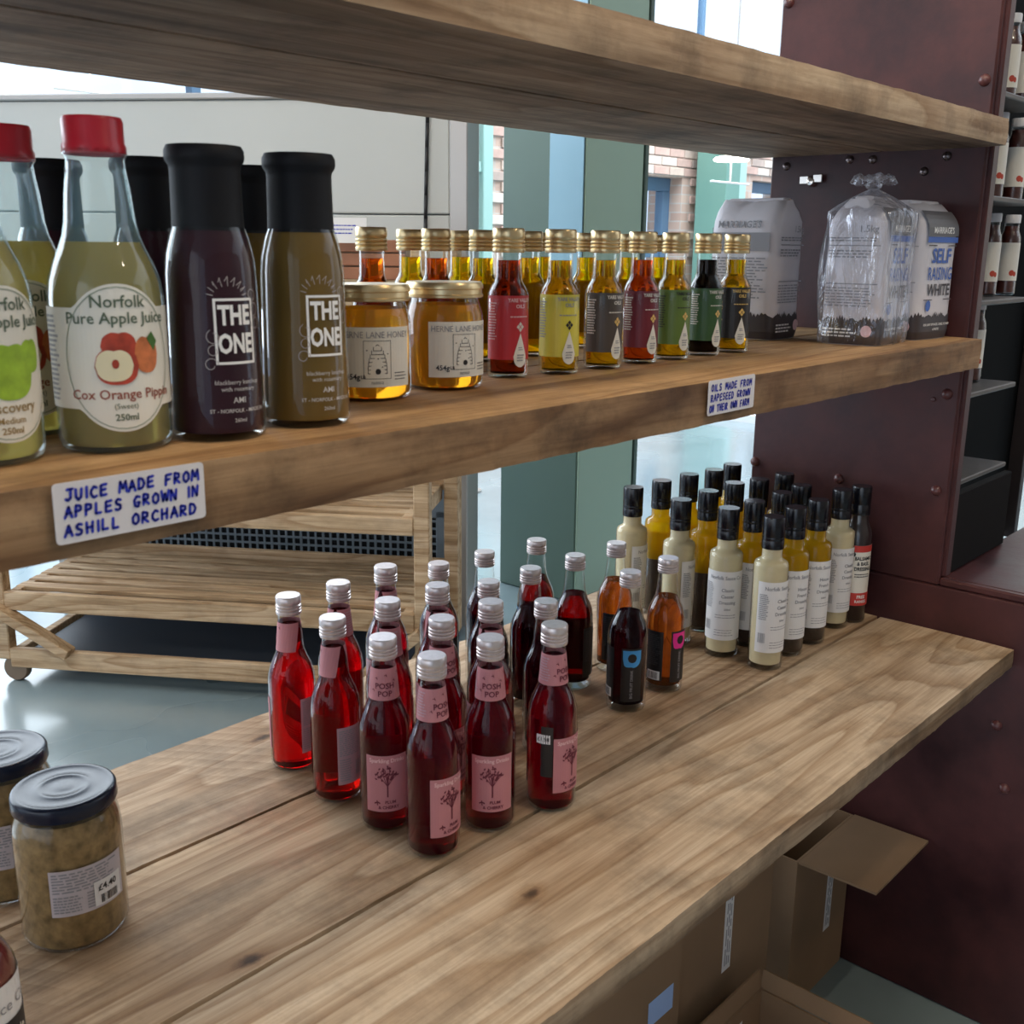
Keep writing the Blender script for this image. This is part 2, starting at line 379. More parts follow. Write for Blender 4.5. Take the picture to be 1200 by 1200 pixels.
def floor_mat():
    m, nt, out = newmat('polished concrete'); L = nt.links.new
    t = N(nt, 'ShaderNodeTexCoord'); n = N(nt, 'ShaderNodeTexNoise', Scale=1.1, Detail=3.0, Roughness=0.5); L(t.outputs['Object'], n.inputs['Vector'])
    n2 = N(nt, 'ShaderNodeTexNoise', Scale=8.0, Detail=3.0); L(t.outputs['Object'], n2.inputs['Vector'])
    c1 = ramp(nt, n.outputs['Fac'], [(0.3, (0.17, 0.23, 0.25)), (0.7, (0.24, 0.31, 0.33))])
    c2 = ramp(nt, n2.outputs['Fac'], [(0.3, (0.93, 0.93, 0.93)), (0.6, (1, 1, 1))])
    mx = N(nt, 'ShaderNodeMixRGB', blend_type='MULTIPLY'); mx.inputs[0].default_value = 1; L(c1, mx.inputs[1]); L(c2, mx.inputs[2])
    p = N(nt, 'ShaderNodeBsdfPrincipled', Roughness=0.28); p.inputs['Coat Weight'].default_value = 0.7; p.inputs['Coat Roughness'].default_value = 0.16
    r2 = ramp(nt, n.outputs['Fac'], [(0.3, (0.20,) * 3), (0.7, (0.32,) * 3)]); L(r2, p.inputs['Roughness'])
    L(mx.outputs[0], p.inputs['Base Color']); L(p.outputs[0], out.inputs['Surface']); return m
def struct(name, vf, m, **kw):
    o = fix(mesh_obj(name, vf[0], vf[1], m, **kw)); o['kind'] = 'structure'; return o
struct('floor', box(-5, 16, -5, 9, -0.1, 0), floor_mat())
M_CEIL_BLOCKER = mat('grey blocker slab', (0.55, 0.56, 0.56), 0.8, var=0.05, vscale=3)
struct('ceiling_blocker', box(-5, 3.6, -4.8, 3.4, 3.3, 3.4), M_CEIL_BLOCKER)  # unseen slab, sized to keep sky light off the near part only
struct('wall_front_blocker', box(-5, 7.2, -4.8, -4.6, 0, 3.3), mat('dim blocker wall', (0.30, 0.25, 0.21), 0.8))  # unseen wall behind the camera, added to cut the sky light from there
WY = 5.4
M_FRAMEB = mat('blue grey window frame', (0.09, 0.17, 0.27), 0.4)
M_FRAMEM = mat('mint green frame paint', (0.34, 0.55, 0.50), 0.5)
# back wall in pieces round its window openings
def wallpiece(x0, x1, z0, z1): return box(x0, x1, WY, WY + 0.35, z0, z1)
# openings: glazing left (1.2..4.6), small windows (7.55..8.5) and (10.6..11.5), clerestory above 2.95
pieces = [wallpiece(-5, -2.6, 0, 4.2), wallpiece(4.75, 7.4, 0, 2.95), wallpiece(7.4, 8.1, 0, 0.6), wallpiece(7.4, 8.1, 1.86, 2.95),
          wallpiece(8.1, 9.28, 0, 2.95), wallpiece(9.28, 10.1, 0, 0.6), wallpiece(9.28, 10.1, 1.90, 2.95), wallpiece(10.1, 16, 0, 2.95)]
wall = struct('wall_back', join(*pieces), M_BRICKW)
brick_me = {}
def bricks_in(x0, x1, z0, z1, skip):
    row = int(z0 / 0.075)
    while row * 0.075 < z1:
        z = row * 0.075; x = x0 + (0.1125 if row % 2 else 0) - 0.1
        while x < x1:
            if not any(a < x + 0.215 and x < b and c < z + 0.065 and z < d for a, b, c, d in skip):
                k = random.randrange(4)
                if k not in brick_me:
                    v, f = box(0, 0.213, -0.012, 0.004, 0, 0.064, 0.003); o = fix(mesh_obj('brick', v, f, M_BR[k])); brick_me[k] = o.data; bpy.data.objects.remove(o)
                o = bpy.data.objects.new('brick', brick_me[k]); o.location = (x, WY - random.uniform(0, 0.006), z); link(o, wall)
            x += 0.225
        row += 1
bricks_in(7.2, 10.3, 1.2, 2.5, [(7.38, 8.12, 0, 1.87), (9.26, 10.12, 0, 1.92), (8.80, 9.1, 0, 5)])
bricks_in(5.45, 6.1, 1.2, 2.6, [(4.8, 5.6, 0, 5)])
WG = mat('window glass placeholder', (1, 1, 1), 0.1)
WGLASS = glass_shell('window pane glass', (0.98, 0.99, 1.0), 0.03, 0.4)
def window(n, x0, x1, z0, z1, cols, rows, fm, t=0.07, y=None, depth=0.08):
    y = WY + 0.12 if y is None else y
    parts = [box(x0, x1, y, y + depth, z0, z0 + t, .005), box(x0, x1, y, y + depth, z1 - t, z1, .005), box(x0, x0 + t, y, y + depth, z0 + t, z1 - t, .005), box(x1 - t, x1, y, y + depth, z0 + t, z1 - t, .005)]
    w = struct('window_%d' % n, join(*parts), fm)
    iw, ih = (x1 - x0 - 2 * t), (z1 - z0 - 2 * t)
    for i in range(1, cols):
        c = x0 + t + iw * i / cols; fix(mesh_obj('mullion', *box(c - t * .35, c + t * .35, y + .01, y + depth - .01, z0 + t, z1 - t, .004), fm, w))
    for j in range(1, rows):
        c = z0 + t + ih * j / rows; fix(mesh_obj('transom', *box(x0 + t, x1 - t, y + .015, y + depth - .015, c - t * .35, c + t * .35, .004), fm, w))
    for i in range(cols):
        for j in range(rows):
            a, b = x0 + t + iw * i / cols, x0 + t + iw * (i + 1) / cols; c, d = z0 + t + ih * j / rows, z0 + t + ih * (j + 1) / rows
            mesh_obj('pane', *box(a, b, y + depth / 2 - .003, y + depth / 2 + .003, c, d), WGLASS, w)
    return w
window(1, -2.6, 4.75, 0.1, 4.2, 6, 2, M_FRAMEB, 0.09)
window(2, 7.4, 8.1, 0.6, 1.86, 1, 2, M_FRAMEB, 0.11)
window(3, 9.28, 10.1, 0.6, 1.90, 1, 2, M_FRAMEB, 0.10)
window(4, 4.75, 16, 2.95, 5.2, 6, 1, M_FRAMEB, 0.06)
# right hand wall beyond the next bay, with its dark blue skirting and pale kerb
M_TILE = mat('cream wall tile', (0.62, 0.54, 0.45), 0.5, var=0.05)
struct('wall_right', box(7.2, 7.45, -3.0, 2.6, 0, 3.2), M_TILE)
struct('baseboard_right', box(7.17, 7.20, -3.0, 2.6, 0, 0.11), mat('navy skirting paint', (0.02, 0.035, 0.08), 0.5))
struct('trim_1', box(7.1, 7.35, 2.6, 5.4, 0, 0.06), mat('pale kerb stone', (0.75, 0.76, 0.78), 0.6))

# ------------------------------------------------------------------ shelving: wooden boards on a dark red steel unit
def board(x0, x1, y0, y1, z0, z1, m, parent, seed, amp=0.0022, name='plank', label=None, edge_m=None):
    """a sawn plank: fine grid box with uneven faces and worn edges"""
    rnd = random.Random(seed); nx, ny, nz = 300, 5, 3; r = 0.0022
    from mathutils import noise
    V, F, id_ = [], [], {}
    def pt(i, j, k):
        key = (i, j, k)
        if key in id_: return id_[key]
        x, y, z = x0 + (x1 - x0) * i / nx, y0 + (y1 - y0) * j / ny, z0 + (z1 - z0) * k / nz
        n = noise.noise(Vector((x * 9 + seed, y * 13, z * 40))); n2 = noise.noise(Vector((x * 40 + seed, y * 40, z * 50 + 7)))
        edge = (j in (0, ny)) and (k in (0, nz))
        if j == 0: y += (n * .18 + n2 * .12) * amp + noise.noise(Vector((x * 140, z * 120, seed))) * amp * .25
        if j == ny: y += n * amp * .12
        if edge:
            y += r * (1 if j == 0 else -1) * (0.5 + .3 * n2); z += r * (1 if k == 0 else -1) * (0.35 + 0.2 * n2)
        if i == 0 or i == nx: x += n2 * amp * 1.2
        id_[key] = len(V); V.append((x, y, z)); return id_[key]
    for i in range(nx):
        for j in range(ny):
            F.append((pt(i, j, 0), pt(i, j + 1, 0), pt(i + 1, j + 1, 0), pt(i + 1, j, 0))); F.append((pt(i, j, nz), pt(i + 1, j, nz), pt(i + 1, j + 1, nz), pt(i, j + 1, nz)))
        for k in range(nz):
            F.append((pt(i, 0, k), pt(i + 1, 0, k), pt(i + 1, 0, k + 1), pt(i, 0, k + 1))); F.append((pt(i, ny, k), pt(i, ny, k + 1), pt(i + 1, ny, k + 1), pt(i + 1, ny, k)))
    for j in range(ny):
        for k in range(nz):
            F.append((pt(0, j, k), pt(0, j, k + 1), pt(0, j + 1, k + 1), pt(0, j + 1, k))); F.append((pt(nx, j, k), pt(nx, j + 1, k), pt(nx, j + 1, k + 1), pt(nx, j, k + 1)))
    o = mesh_obj(name, V, F, m, parent, smooth=True, sharp=40, label=label)
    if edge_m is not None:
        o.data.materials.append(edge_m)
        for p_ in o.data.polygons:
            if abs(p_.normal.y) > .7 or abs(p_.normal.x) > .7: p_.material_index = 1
    return o
ZL, ZM, ZT = 0.678, 1.154, 1.433
W1 = wood('pale scaffold board', (0.42, 0.305, 0.195), (0.56, 0.425, 0.285), (0.66, 0.53, 0.38), 3, 0.6)
W2 = wood('saw marked board', (0.33, 0.215, 0.125), (0.50, 0.35, 0.215), (0.62, 0.46, 0.30), 9, 0.6, saw=0.24)
W3 = wood('grey brown board', (0.36, 0.26, 0.17), (0.54, 0.40, 0.27), (0.67, 0.52, 0.37), 14, 0.7, saw=0.2)
W4 = wood('honey brown board', (0.27, 0.145, 0.06), (0.42, 0.255, 0.115), (0.54, 0.345, 0.17), 21, 0.6, knots=False, stain=.4)
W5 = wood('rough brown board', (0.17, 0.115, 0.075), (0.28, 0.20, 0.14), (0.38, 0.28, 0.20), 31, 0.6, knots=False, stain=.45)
WE = wood('dark brown rough sawn edge', (0.18, 0.10, 0.05), (0.32, 0.19, 0.095), (0.44, 0.28, 0.15), 41, 0.5, knots=False, stain=.5)  # darker wood for the upright faces of the middle shelf's front board
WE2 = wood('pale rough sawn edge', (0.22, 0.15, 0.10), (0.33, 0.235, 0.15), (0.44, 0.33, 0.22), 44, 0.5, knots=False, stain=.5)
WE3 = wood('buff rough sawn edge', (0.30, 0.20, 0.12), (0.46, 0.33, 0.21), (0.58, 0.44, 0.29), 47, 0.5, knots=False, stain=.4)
low = thing('lower_shelf', 'wide lower shelf of three sawn timber planks carrying the pink drinks and dressings', 'shelf', (0, 0, 0))
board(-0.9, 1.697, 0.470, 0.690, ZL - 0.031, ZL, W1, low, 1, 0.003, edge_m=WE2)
board(-0.9, 1.697, 0.6935, 0.906, ZL - 0.031, ZL, W2, low, 2)
board(-0.9, 1.697, 0.9095, 1.122, ZL - 0.031, ZL, W3, low, 3)
mid = thing('middle_shelf', 'narrow middle timber shelf carrying juices, honey, oils and flour', 'shelf')
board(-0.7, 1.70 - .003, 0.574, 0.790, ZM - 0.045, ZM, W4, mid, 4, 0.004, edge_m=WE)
board(-0.7, 1.697, 0.7935, 1.0, ZM - 0.045, ZM, W4, mid, 5)
top = thing('top_shelf', 'highest timber shelf, its dark underside seen from below', 'shelf')
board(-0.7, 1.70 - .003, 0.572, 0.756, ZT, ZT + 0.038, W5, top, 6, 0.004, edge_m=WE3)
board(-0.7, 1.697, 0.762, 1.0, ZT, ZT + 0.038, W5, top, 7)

def steel(name, base, light):
    m, nt, out = newmat(name); L = nt.links.new
    t = N(nt, 'ShaderNodeTexCoord'); n = N(nt, 'ShaderNodeTexNoise', Scale=5.0, Detail=9.0, Roughness=0.65); L(t.outputs['Object'], n.inputs['Vector'])
    n2 = N(nt, 'ShaderNodeTexNoise', Scale=60.0, Detail=4.0); L(t.outputs['Object'], n2.inputs['Vector'])
    c = ramp(nt, n.outputs['Fac'], [(0.32, base), (0.62, light), (0.75, tuple(x * 1.25 for x in light))])
    p = N(nt, 'ShaderNodeBsdfPrincipled'); p.inputs['Specular IOR Level'].default_value = 0.4; L(c, p.inputs['Base Color'])
    r = ramp(nt, n.outputs['Fac'], [(0.3, (0.28,) * 3), (0.7, (0.5,) * 3)]); L(r, p.inputs['Roughness'])
    b = N(nt, 'ShaderNodeBump', Strength=0.12, Distance=0.003); L(n2.outputs['Fac'], b.inputs['Height']); L(b.outputs[0], p.inputs['Normal'])
    L(p.outputs[0], out.inputs['Surface']); return m
M_STEEL = steel('oxblood painted steel', (0.022, 0.008, 0.010), (0.070, 0.020, 0.020))
M_DSTEEL = mat('dark plate steel', (0.03, 0.022, 0.022), 0.5, metal=0.4, var=0.3, vscale=8)
M_BOLT = mat('worn steel bolt', (0.16, 0.13, 0.13), 0.28, metal=0.9, var=0.4, vscale=120)
M_BOLTR = mat('painted rivet', (0.09, 0.03, 0.03), 0.3)
unit = thing('steel_shelving_unit', 'dark red painted steel upright and cabinet base joining two shelf bays', 'shelving')
fix(mesh_obj('side_panel', *box(1.70, 1.714, 0.60, 0.955, 0.7525, 2.4, 0.003), M_STEEL, unit))
fix(mesh_obj('edge_flange', *box(1.712, 1.735, 0.594, 0.606, 0.765, 2.4, 0.002), M_STEEL, unit))
fix(mesh_obj('cabinet_side', *join(box(1.70, 1.7142, -0.4, 0.957, 0.0, 0.752, 0.003), box(1.7, 1.7142, -.4, .5995, .7525, .7655, .003)), M_STEEL, unit))
fix(mesh_obj('cabinet_top', *box(1.7145, 2.9, -0.4, 0.612, 0.752, 0.765, 0.004), M_STEEL, unit))
fix(mesh_obj('cabinet_back', *box(1.716, 2.88, .60, 0.612, 0.0, 0.751, 0.002), M_STEEL, unit))
fix(mesh_obj('far_upright', *box(hity(1181, 590, .935).x - .03, hity(1181, 590, .935).x, 0.90, 0.938, 0.5, 2.4, 0.002), M_DSTEEL, unit))
fix(mesh_obj('back_plate', *box(1.716, hity(1181, 590, .935).x, .940, .955, 0.5, 2.4, 0.002), mat('black back board', (0.004, 0.004, 0.004), 0.9, spec=.1), unit))
M_THIN = mat('grey steel shelf', (0.11, 0.095, 0.085), 0.5, metal=0.3, var=0.15)
BAYZ = [hity(1129, 463, .72).z, hity(1113, 568, .72).z, hity(1145, 353, .72).z, hity(1172, 230, .72).z, hity(1178, 106, .72).z]
for z in BAYZ:
    fix(mesh_obj('bay_shelf', *box(1.72, 2.36, 0.72, 0.935, z - 0.010, z, 0.002), M_THIN, unit))
    fix(mesh_obj('shelf_bracket', *box(2.0, 2.085, 0.73, 0.745, z - 0.038, z - 0.0105, 0.002), M_THIN, unit))
P2 = hitz(1177, 637, .766)
fix(mesh_obj('added_bay_dark_board', *box(1.736, P2.x, .596, .61, .766, hity(1173, 556, .6).z, .002), mat('black bay interior', (.006, .005, .005), .8, spec=.1), unit))  # added black board standing for the dark inside of the bay
def bolt(px, py, r=0.008, m=None, name='bolt'):
    w = hitx(px, py, 1.70)
    if w.y < 0.606 and w.z > .77: w.y = 0.612
    V, F = lathe([(0.0005, 0.0065 * r / .008), (r * .55, 0.006 * r / .008), (r * .9, 0.003), (r, 0), (r, -0.002)], 14)
    V = [(w.x - z - .0001, w.y + x, w.z + y) for x, y, z in V]
    return fix(mesh_obj(name, V, F, m or M_BOLT, unit, smooth=True))
for px, py in ((1023, 187), (1083, 201), (1110, 183), (996, 187), (922, 195)): bolt(px, py, 0.007)
for px, py in ((1154, 94), (1110, 462), (1097, 575), (885, 541), (983, 561), (925, 3)): bolt(px, py, 0.009, M_BOLTR, 'rivet')
bolt(996, 455, 0.008, M_BOLTR, 'rivet'); bolt(1094, 468, 0.004, M_BOLTR, 'rivet')
for px, py in ((1177, 924), (1168, 850)): bolt(px, py, 0.009, M_BOLTR, 'rivet')
# the wing nut with its bright wings
w = hitx(953, 213, 1.70)
V1, F1 = lathe([(0.0005, 0.014), (0.006, 0.013), (0.009, 0.004), (0.009, 0)], 14); V1 = [(w.x - z - .0001, w.y + x, w.z + y) for x, y, z in V1]
wing = [(w.x - .010, w.y + s * .004, w.z) for s in (1,)]
vf = join((V1, F1), xf(box(-.0015, .0015, -.02, -.004, -.002, .011, .001), lambda x, y, z: (w.x - .009 + x, w.y + y, w.z + z)), xf(box(-.0015, .0015, .004, .02, -.004, .009, .001), lambda x, y, z: (w.x - .009 + x, w.y + y, w.z + z)))
fix(mesh_obj('wing_nut', *vf, mat('bright zinc', (0.75, 0.72, 0.68), 0.2, metal=1.0), unit, smooth=True, sharp=40))

# ------------------------------------------------------------------ hand lettered price cards
HW = {'A': [[(0, 0), (.4, 1), (.75, 0)], [(.12, .38), (.65, .42)]], 'C': [[(.7, .85), (.4, 1), (.08, .65), (.08, .3), (.35, 0), (.7, .12)]], 'D': [[(.05, 0), (.08, 1), (.5, .9), (.72, .5), (.5, .08), (.05, 0)]],
      'E': [[(.7, 1), (.08, .95), (.05, .02), (.68, .05)], [(.07, .5), (.6, .55)]], 'F': [[(.75, 1), (.1, .95), (.05, 0)], [(.08, .5), (.55, .55)]], 'G': [[(.7, .88), (.35, 1), (.06, .6), (.15, .1), (.5, 0), (.68, .38), (.4, .4)]],
      'H': [[(.05, 1), (.07, 0)], [(.66, 1), (.62, 0)], [(.06, .48), (.64, .55)]], 'I': [[(.25, 1), (.22, 0)]], 'J': [[(.6, 1), (.58, .2), (.3, 0), (.05, .15)], [(.2, .98), (.85, 1)]], 'L': [[(.08, 1), (.05, .03), (.6, .05)]],
      'M': [[(0, 0), (.12, 1), (.42, .35), (.75, 1), (.85, 0)]], 'N': [[(.03, 0), (.08, 1), (.62, .02), (.7, 1)]], 'O': [[(.4, 1), (.08, .7), (.1, .2), (.4, 0), (.7, .25), (.7, .75), (.4, 1)]], 'P': [[(.05, 0), (.08, 1), (.6, .9), (.6, .55), (.08, .45)]],
      'R': [[(.04, 0), (.08, 1), (.6, .88), (.58, .55), (.08, .48), (.68, 0)]], 'S': [[(.65, .9), (.3, 1), (.08, .78), (.25, .55), (.6, .42), (.6, .12), (.3, 0), (.02, .1)]], 'T': [[(0, .95), (.75, 1)], [(.38, .98), (.35, 0)]],
      'U': [[(.05, 1), (.08, .25), (.35, 0), (.62, .25), (.68, 1)]], 'W': [[(0, 1), (.2, 0), (.42, .7), (.65, 0), (.88, 1)]], 'Y': [[(.0, 1), (.35, .5)], [(.72, 1), (.2, 0)]], ' ': []}
def hand(s, u, v, h, w, lw, slant=0.05):
    out = []; rnd = random.Random(len(s) * 7 + ord(s[0]))
    for ch in s:
        if ch != ' ':
            dy = rnd.uniform(-.06, .06) * h
            for pl in HW[ch]:
                out.append(stroke([(u + (x + slant * y) * w * (.92 if ch != 'I' else .6), v + y * h + dy) for x, y in pl], lw))
        u += w * (1.0 if ch not in 'I ' else (.5 if ch == 'I' else .95))
    return join(*out)
def card(px_list, lines, label, h, lw, ws, us, vs, tilt):
    P = [hity(px, py, 0.570) for px, py in px_list]     # bl, br, tr, tl on the shelf front
    bl, br, tr, tl = P; eu = (br - bl + tr - tl).normalized(); ev = Vector((-eu.z, 0, eu.x)); Wd = ((br - bl).length + (tr - tl).length) / 2; Ht = ((tl - bl).length + (tr - br).length) / 2
    n = Vector((0, -1, 0)); r = 0.0025; pts = []
    for cx, cz, a0 in ((Wd - r, r, -90), (Wd - r, Ht - r, 0), (r, Ht - r, 90), (r, r, 180)):
        for k in range(4): a = radians(a0 + 30 * k); pts.append((cx + r * cos(a), cz + r * sin(a)))
    m = len(pts); t = 0.0007
    V = [bl + eu * u + ev * v for u, v in pts] + [bl + eu * u + ev * v + n * -t for u, v in pts]
    c = thing('paper_card', label, 'sign', tuple(bl)); V = [v - bl for v in V]
    F = [tuple(range(m)), tuple(range(2 * m - 1, m - 1, -1))] + [(i, i + m, (i + 1) % m + m, (i + 1) % m) for i in range(m)]
    fix(mesh_obj('card', V, F, mat('white card', (0.74, 0.70, 0.70), 0.6), c))
    mp = on_plane((0, 0, 0), eu, ev, n, 0.0004)
    for s, wv, u, v in zip(lines, ws, us, vs):
        decal('handwriting', hand(s, u * Wd, v * Ht, h * Ht, wv * Wd, lw), mp, INK, c)
card([(67, 640), (241, 605), (239, 541), (61, 567)], ['JUICE MADE FROM', 'APPLES GROWN IN', 'ASHILL ORCHARD'],
     'white card with blue handwriting about apple juice, on the shelf edge below the juice bottles', 0.18, 0.0017, (0.0625, 0.063, 0.0665), (0.07, 0.06, 0.05), (0.70, 0.42, 0.12), 0)
card([(829, 488), (881, 477), (885, 438), (829, 447)], ['OILS MADE FROM', 'RAPESEED GROWN', 'ON THEIR OWN FARM'],
     'small white card with blue handwriting about rapeseed oils, on the shelf edge below the oils', 0.19, 0.0016, (0.066, 0.062, 0.053), (0.05, 0.05, 0.03), (0.68, 0.40, 0.10), 0)

# ------------------------------------------------------------------ bottles
def inset(prof, d, zmax, z0=0.004):
    out = [(0.0003, z0)]; P = sorted(prof, key=lambda p: p[1]); f = prof_r([p for p in prof if p[0] > 0.004])
    zs = [z0] + [z for r, z in P if z0 < z < zmax and r > 0.004] + [zmax]
    out += [(max(0.003, f(z) - d - (0.002 if z == z0 else 0)), z + (0.0 if z != z0 else 0)) for z in zs]
    out += [(0.0003, zmax)]
    return out
def ridged(r, z0, h, n=3, top_r=None, depth=0.0011):
    p = [(r * .97, z0)]
    band = h * 0.5 / n
    for i in range(n):
        z = z0 + h * 0.06 + band * i
        p += [(r * 1.01, z + band * .15), (r * 1.01, z + band * .6), (r - depth, z + band * .8)]
    p += [(r * .99, z0 + h * .62), (r, z0 + h * .7), (r, z0 + h * .93), (r * .93, z0 + h), (r * .5, z0 + h * 1.0), (0.0003, z0 + h)]
    return p
def shell(prof, m, root, name='glass', seg=36):
    return fix(mesh_obj(name, *lathe(prof, seg), m, root, smooth=True, sharp=60))
def body(prof, m, root, name='liquid', seg=36): return fix(mesh_obj(name, *lathe(prof, seg), m, root, smooth=True, sharp=50))

H_P = 0.212
PINK_PROF = [(0.0003, 0.0), (0.020, 0.0), (0.0255, 0.002), (0.0275, 0.007), (0.0275, 0.108), (0.0265, 0.118), (0.0235, 0.128), (0.0195, 0.137), (0.0167, 0.144), (0.0155, 0.150), (0.0145, 0.165), (0.0128, 0.182), (0.0124, 0.192), (0.0128, 0.195)]
def pink_bottle(label, red=False):
    t = thing('drink_bottle', label, 'bottle', group='pink drinks bottles'); rf = prof_r(PINK_PROF[2:])
    shell(PINK_PROF, GLASS, t); body(inset(PINK_PROF, 0.0016, 0.176), L_RED if red else L_PINK, t)
    body(ridged(0.0146, 0.190, 0.022), M_CAPW, t, 'cap')
    nl = decal('neck_label', strip(-0.040, 0.040, 0.147, 0.181, 24, 4), on_cyl(rf, 0, 0.0004), P_PINK, t)
    decal('lettering', join(text2d('POSH', 0.0085, 0, 0.1625, 0.02), text2d('POP', 0.0085, 0, 0.154, 0.02)), on_cyl(rf, 0, 0.0008), P_PINKD, nl)
    decal('printed_birds', join(*[stroke([(u - .0014, v), (u, v + .0006), (u + .0012, v - .0012), (u + .0004, v + .0014)], .0006) for u, v in ((-.009, .171), (.001, .174), (.010, .168), (-.013, .158), (.016, .175))]), on_cyl(rf, 0, 0.0008), P_PINKD, nl)
    decal('small_print', fine(-.034, -.017, .151, .178, 9, 4), on_cyl(rf, 0, .0008), P_PINKI, nl)
    l = decal('front_label', strip(-0.0235, 0.0235, 0.026, 0.090, 16, 1), on_cyl(rf, 0, 0.0004), P_PINK, t)
    mp = on_cyl(rf, 0, 0.0008)
    rnd = random.Random(3); tree = [strip(-.0008, .0008, 0.043, 0.066, 1, 3)]
    for a in (-60, -35, -12, 12, 35, 60):
        L_ = .013; e = (L_ * sin(radians(a)) * .95, .058 + L_ * cos(radians(a)) + .004); tree.append(stroke([(0, .053 + abs(a) * .00004), (e[0] * .5, (.056 + e[1]) / 2 + .001), e], .0007))
        for s in range(7):
            f = rnd.uniform(.4, 1.15); u = e[0] * f + rnd.uniform(-.0032, .0032); v = .056 + (e[1] - .056) * f + rnd.uniform(-.003, .003)
            an = rnd.uniform(0, pi); du, dv = .0019 * cos(an), .0019 * sin(an)
            tree.append(([(u - du, v - dv), (u + dv * .55, v - du * .55), (u + du, v + dv), (u - dv * .55, v + du * .55)], [(0, 1, 2, 3)]))
    decal('printed_tree', join(*tree), mp, P_PINKD, l)
    decal('lettering', text2d('Sparkling Drinks', 0.0062, 0, 0.0845, 0.02, 0.95), mp, P_PINKL, l)
    decal('lettering', join(text2d('PLUM', 0.0048, 0.003, 0.037, 0.03), text2d('& CHERRY', 0.0048, 0.001, 0.031, 0.03), stroke([(-.014, .036), (-.011, .0375), (-.0085, .0362)], .0016), stroke([(-.0115, .039), (-.011, .034)], .0012)), mp, P_PINKD, l)
    i = decal('info_label', strip(-0.021, 0.021, 0.024, 0.092, 14, 1), on_cyl(rf, pi, 0.0004), P_PINKI, t)
    decal('small_print', join(fine(-.019, .018, .058, .089, 13, 8), fine(-.019, -.004, .028, .055, 10, 9), barcode(.001, .012, .032, .05, 12)), on_cyl(rf, pi, 0.0008), P_GREY, i)
    return t
DARK_PROF = [(0.0003, 0.0), (0.020, 0.0), (0.0252, 0.002), (0.0268, 0.006), (0.0268, 0.105), (0.0258, 0.113), (0.023, 0.122), (0.0192, 0.130), (0.0165, 0.137), (0.0148, 0.145), (0.0138, 0.158), (0.0124, 0.170), (0.0126, 0.176)]
def d_shape(cu, cv, s):   # square upper left corner, the rest round
    def lo(u): x = (u - cu) / s; return cv - s * (sqrt(max(0, 1 - x * x)) if x > 0 else sqrt(max(0, 1 - (abs(x)) ** 6)) * .92)
    return strip(cu - s, cu + s, lo, lambda u: cv + s * .92, 14, 1)
def dark_bottle(label, liq, emb, fill=0.137):
    t = thing('fruit_drink_bottle', label, 'bottle', group='tall necked fruit drinks'); rf = prof_r(DARK_PROF[2:])
    shell(DARK_PROF, GLASS, t); body(inset(DARK_PROF, 0.0014, fill, 0.012), liq, t); body(ridged(0.0142, 0.172, 0.020), M_CAPW, t, 'cap')
    l = decal('front_label', strip(-0.0145, 0.0145, 0.018, 0.093, 10, 1), on_cyl(rf, 0, 0.0004), P_BLABEL, t)
    mp = on_cyl(rf, 0, 0.0008); decal('emblem', d_shape(0, 0.079, 0.0125), mp, emb, l); decal('emblem_dot', ellipse(0, 0.080, 0.0062, 0.0062), on_cyl(rf, 0, 0.0012), P_BLABEL, l)
    V, F = text2d('BIG FRUIT DRINK', 0.0052, 0, 0, 0.02); decal('lettering', ([(-y, x + 0.043) for x, y in V], F), mp, P_GREY, l)
    i = decal('info_label', strip(-0.021, 0.021, 0.020, 0.092, 12, 1), on_cyl(rf, -radians(98), 0.0004), P_BLABEL, t)
    mq = on_cyl(rf, -radians(98), 0.0008); decal('small_print', fine(-.018, .018, .042, .088, 16, 5), mq, mat('dim print', (0.05, 0.05, 0.055), 0.5), i)
    decal('barcode_panel', strip(-.002, .018, .021, .034, 6, 1), mq, P_WHITE, i); decal('barcode', barcode(0, .016, .0225, .0325, 12), on_cyl(rf, -radians(98), .0012), P_BLACK, i)
    return t
DR_PROF = [(0.0003, 0.0), (0.020, 0.0), (0.0245, 0.002), (0.0255, 0.005), (0.0255, 0.158), (0.0245, 0.163), (0.021, 0.166), (0.0165, 0.168), (0.0152, 0.171), (0.0150, 0.188)]
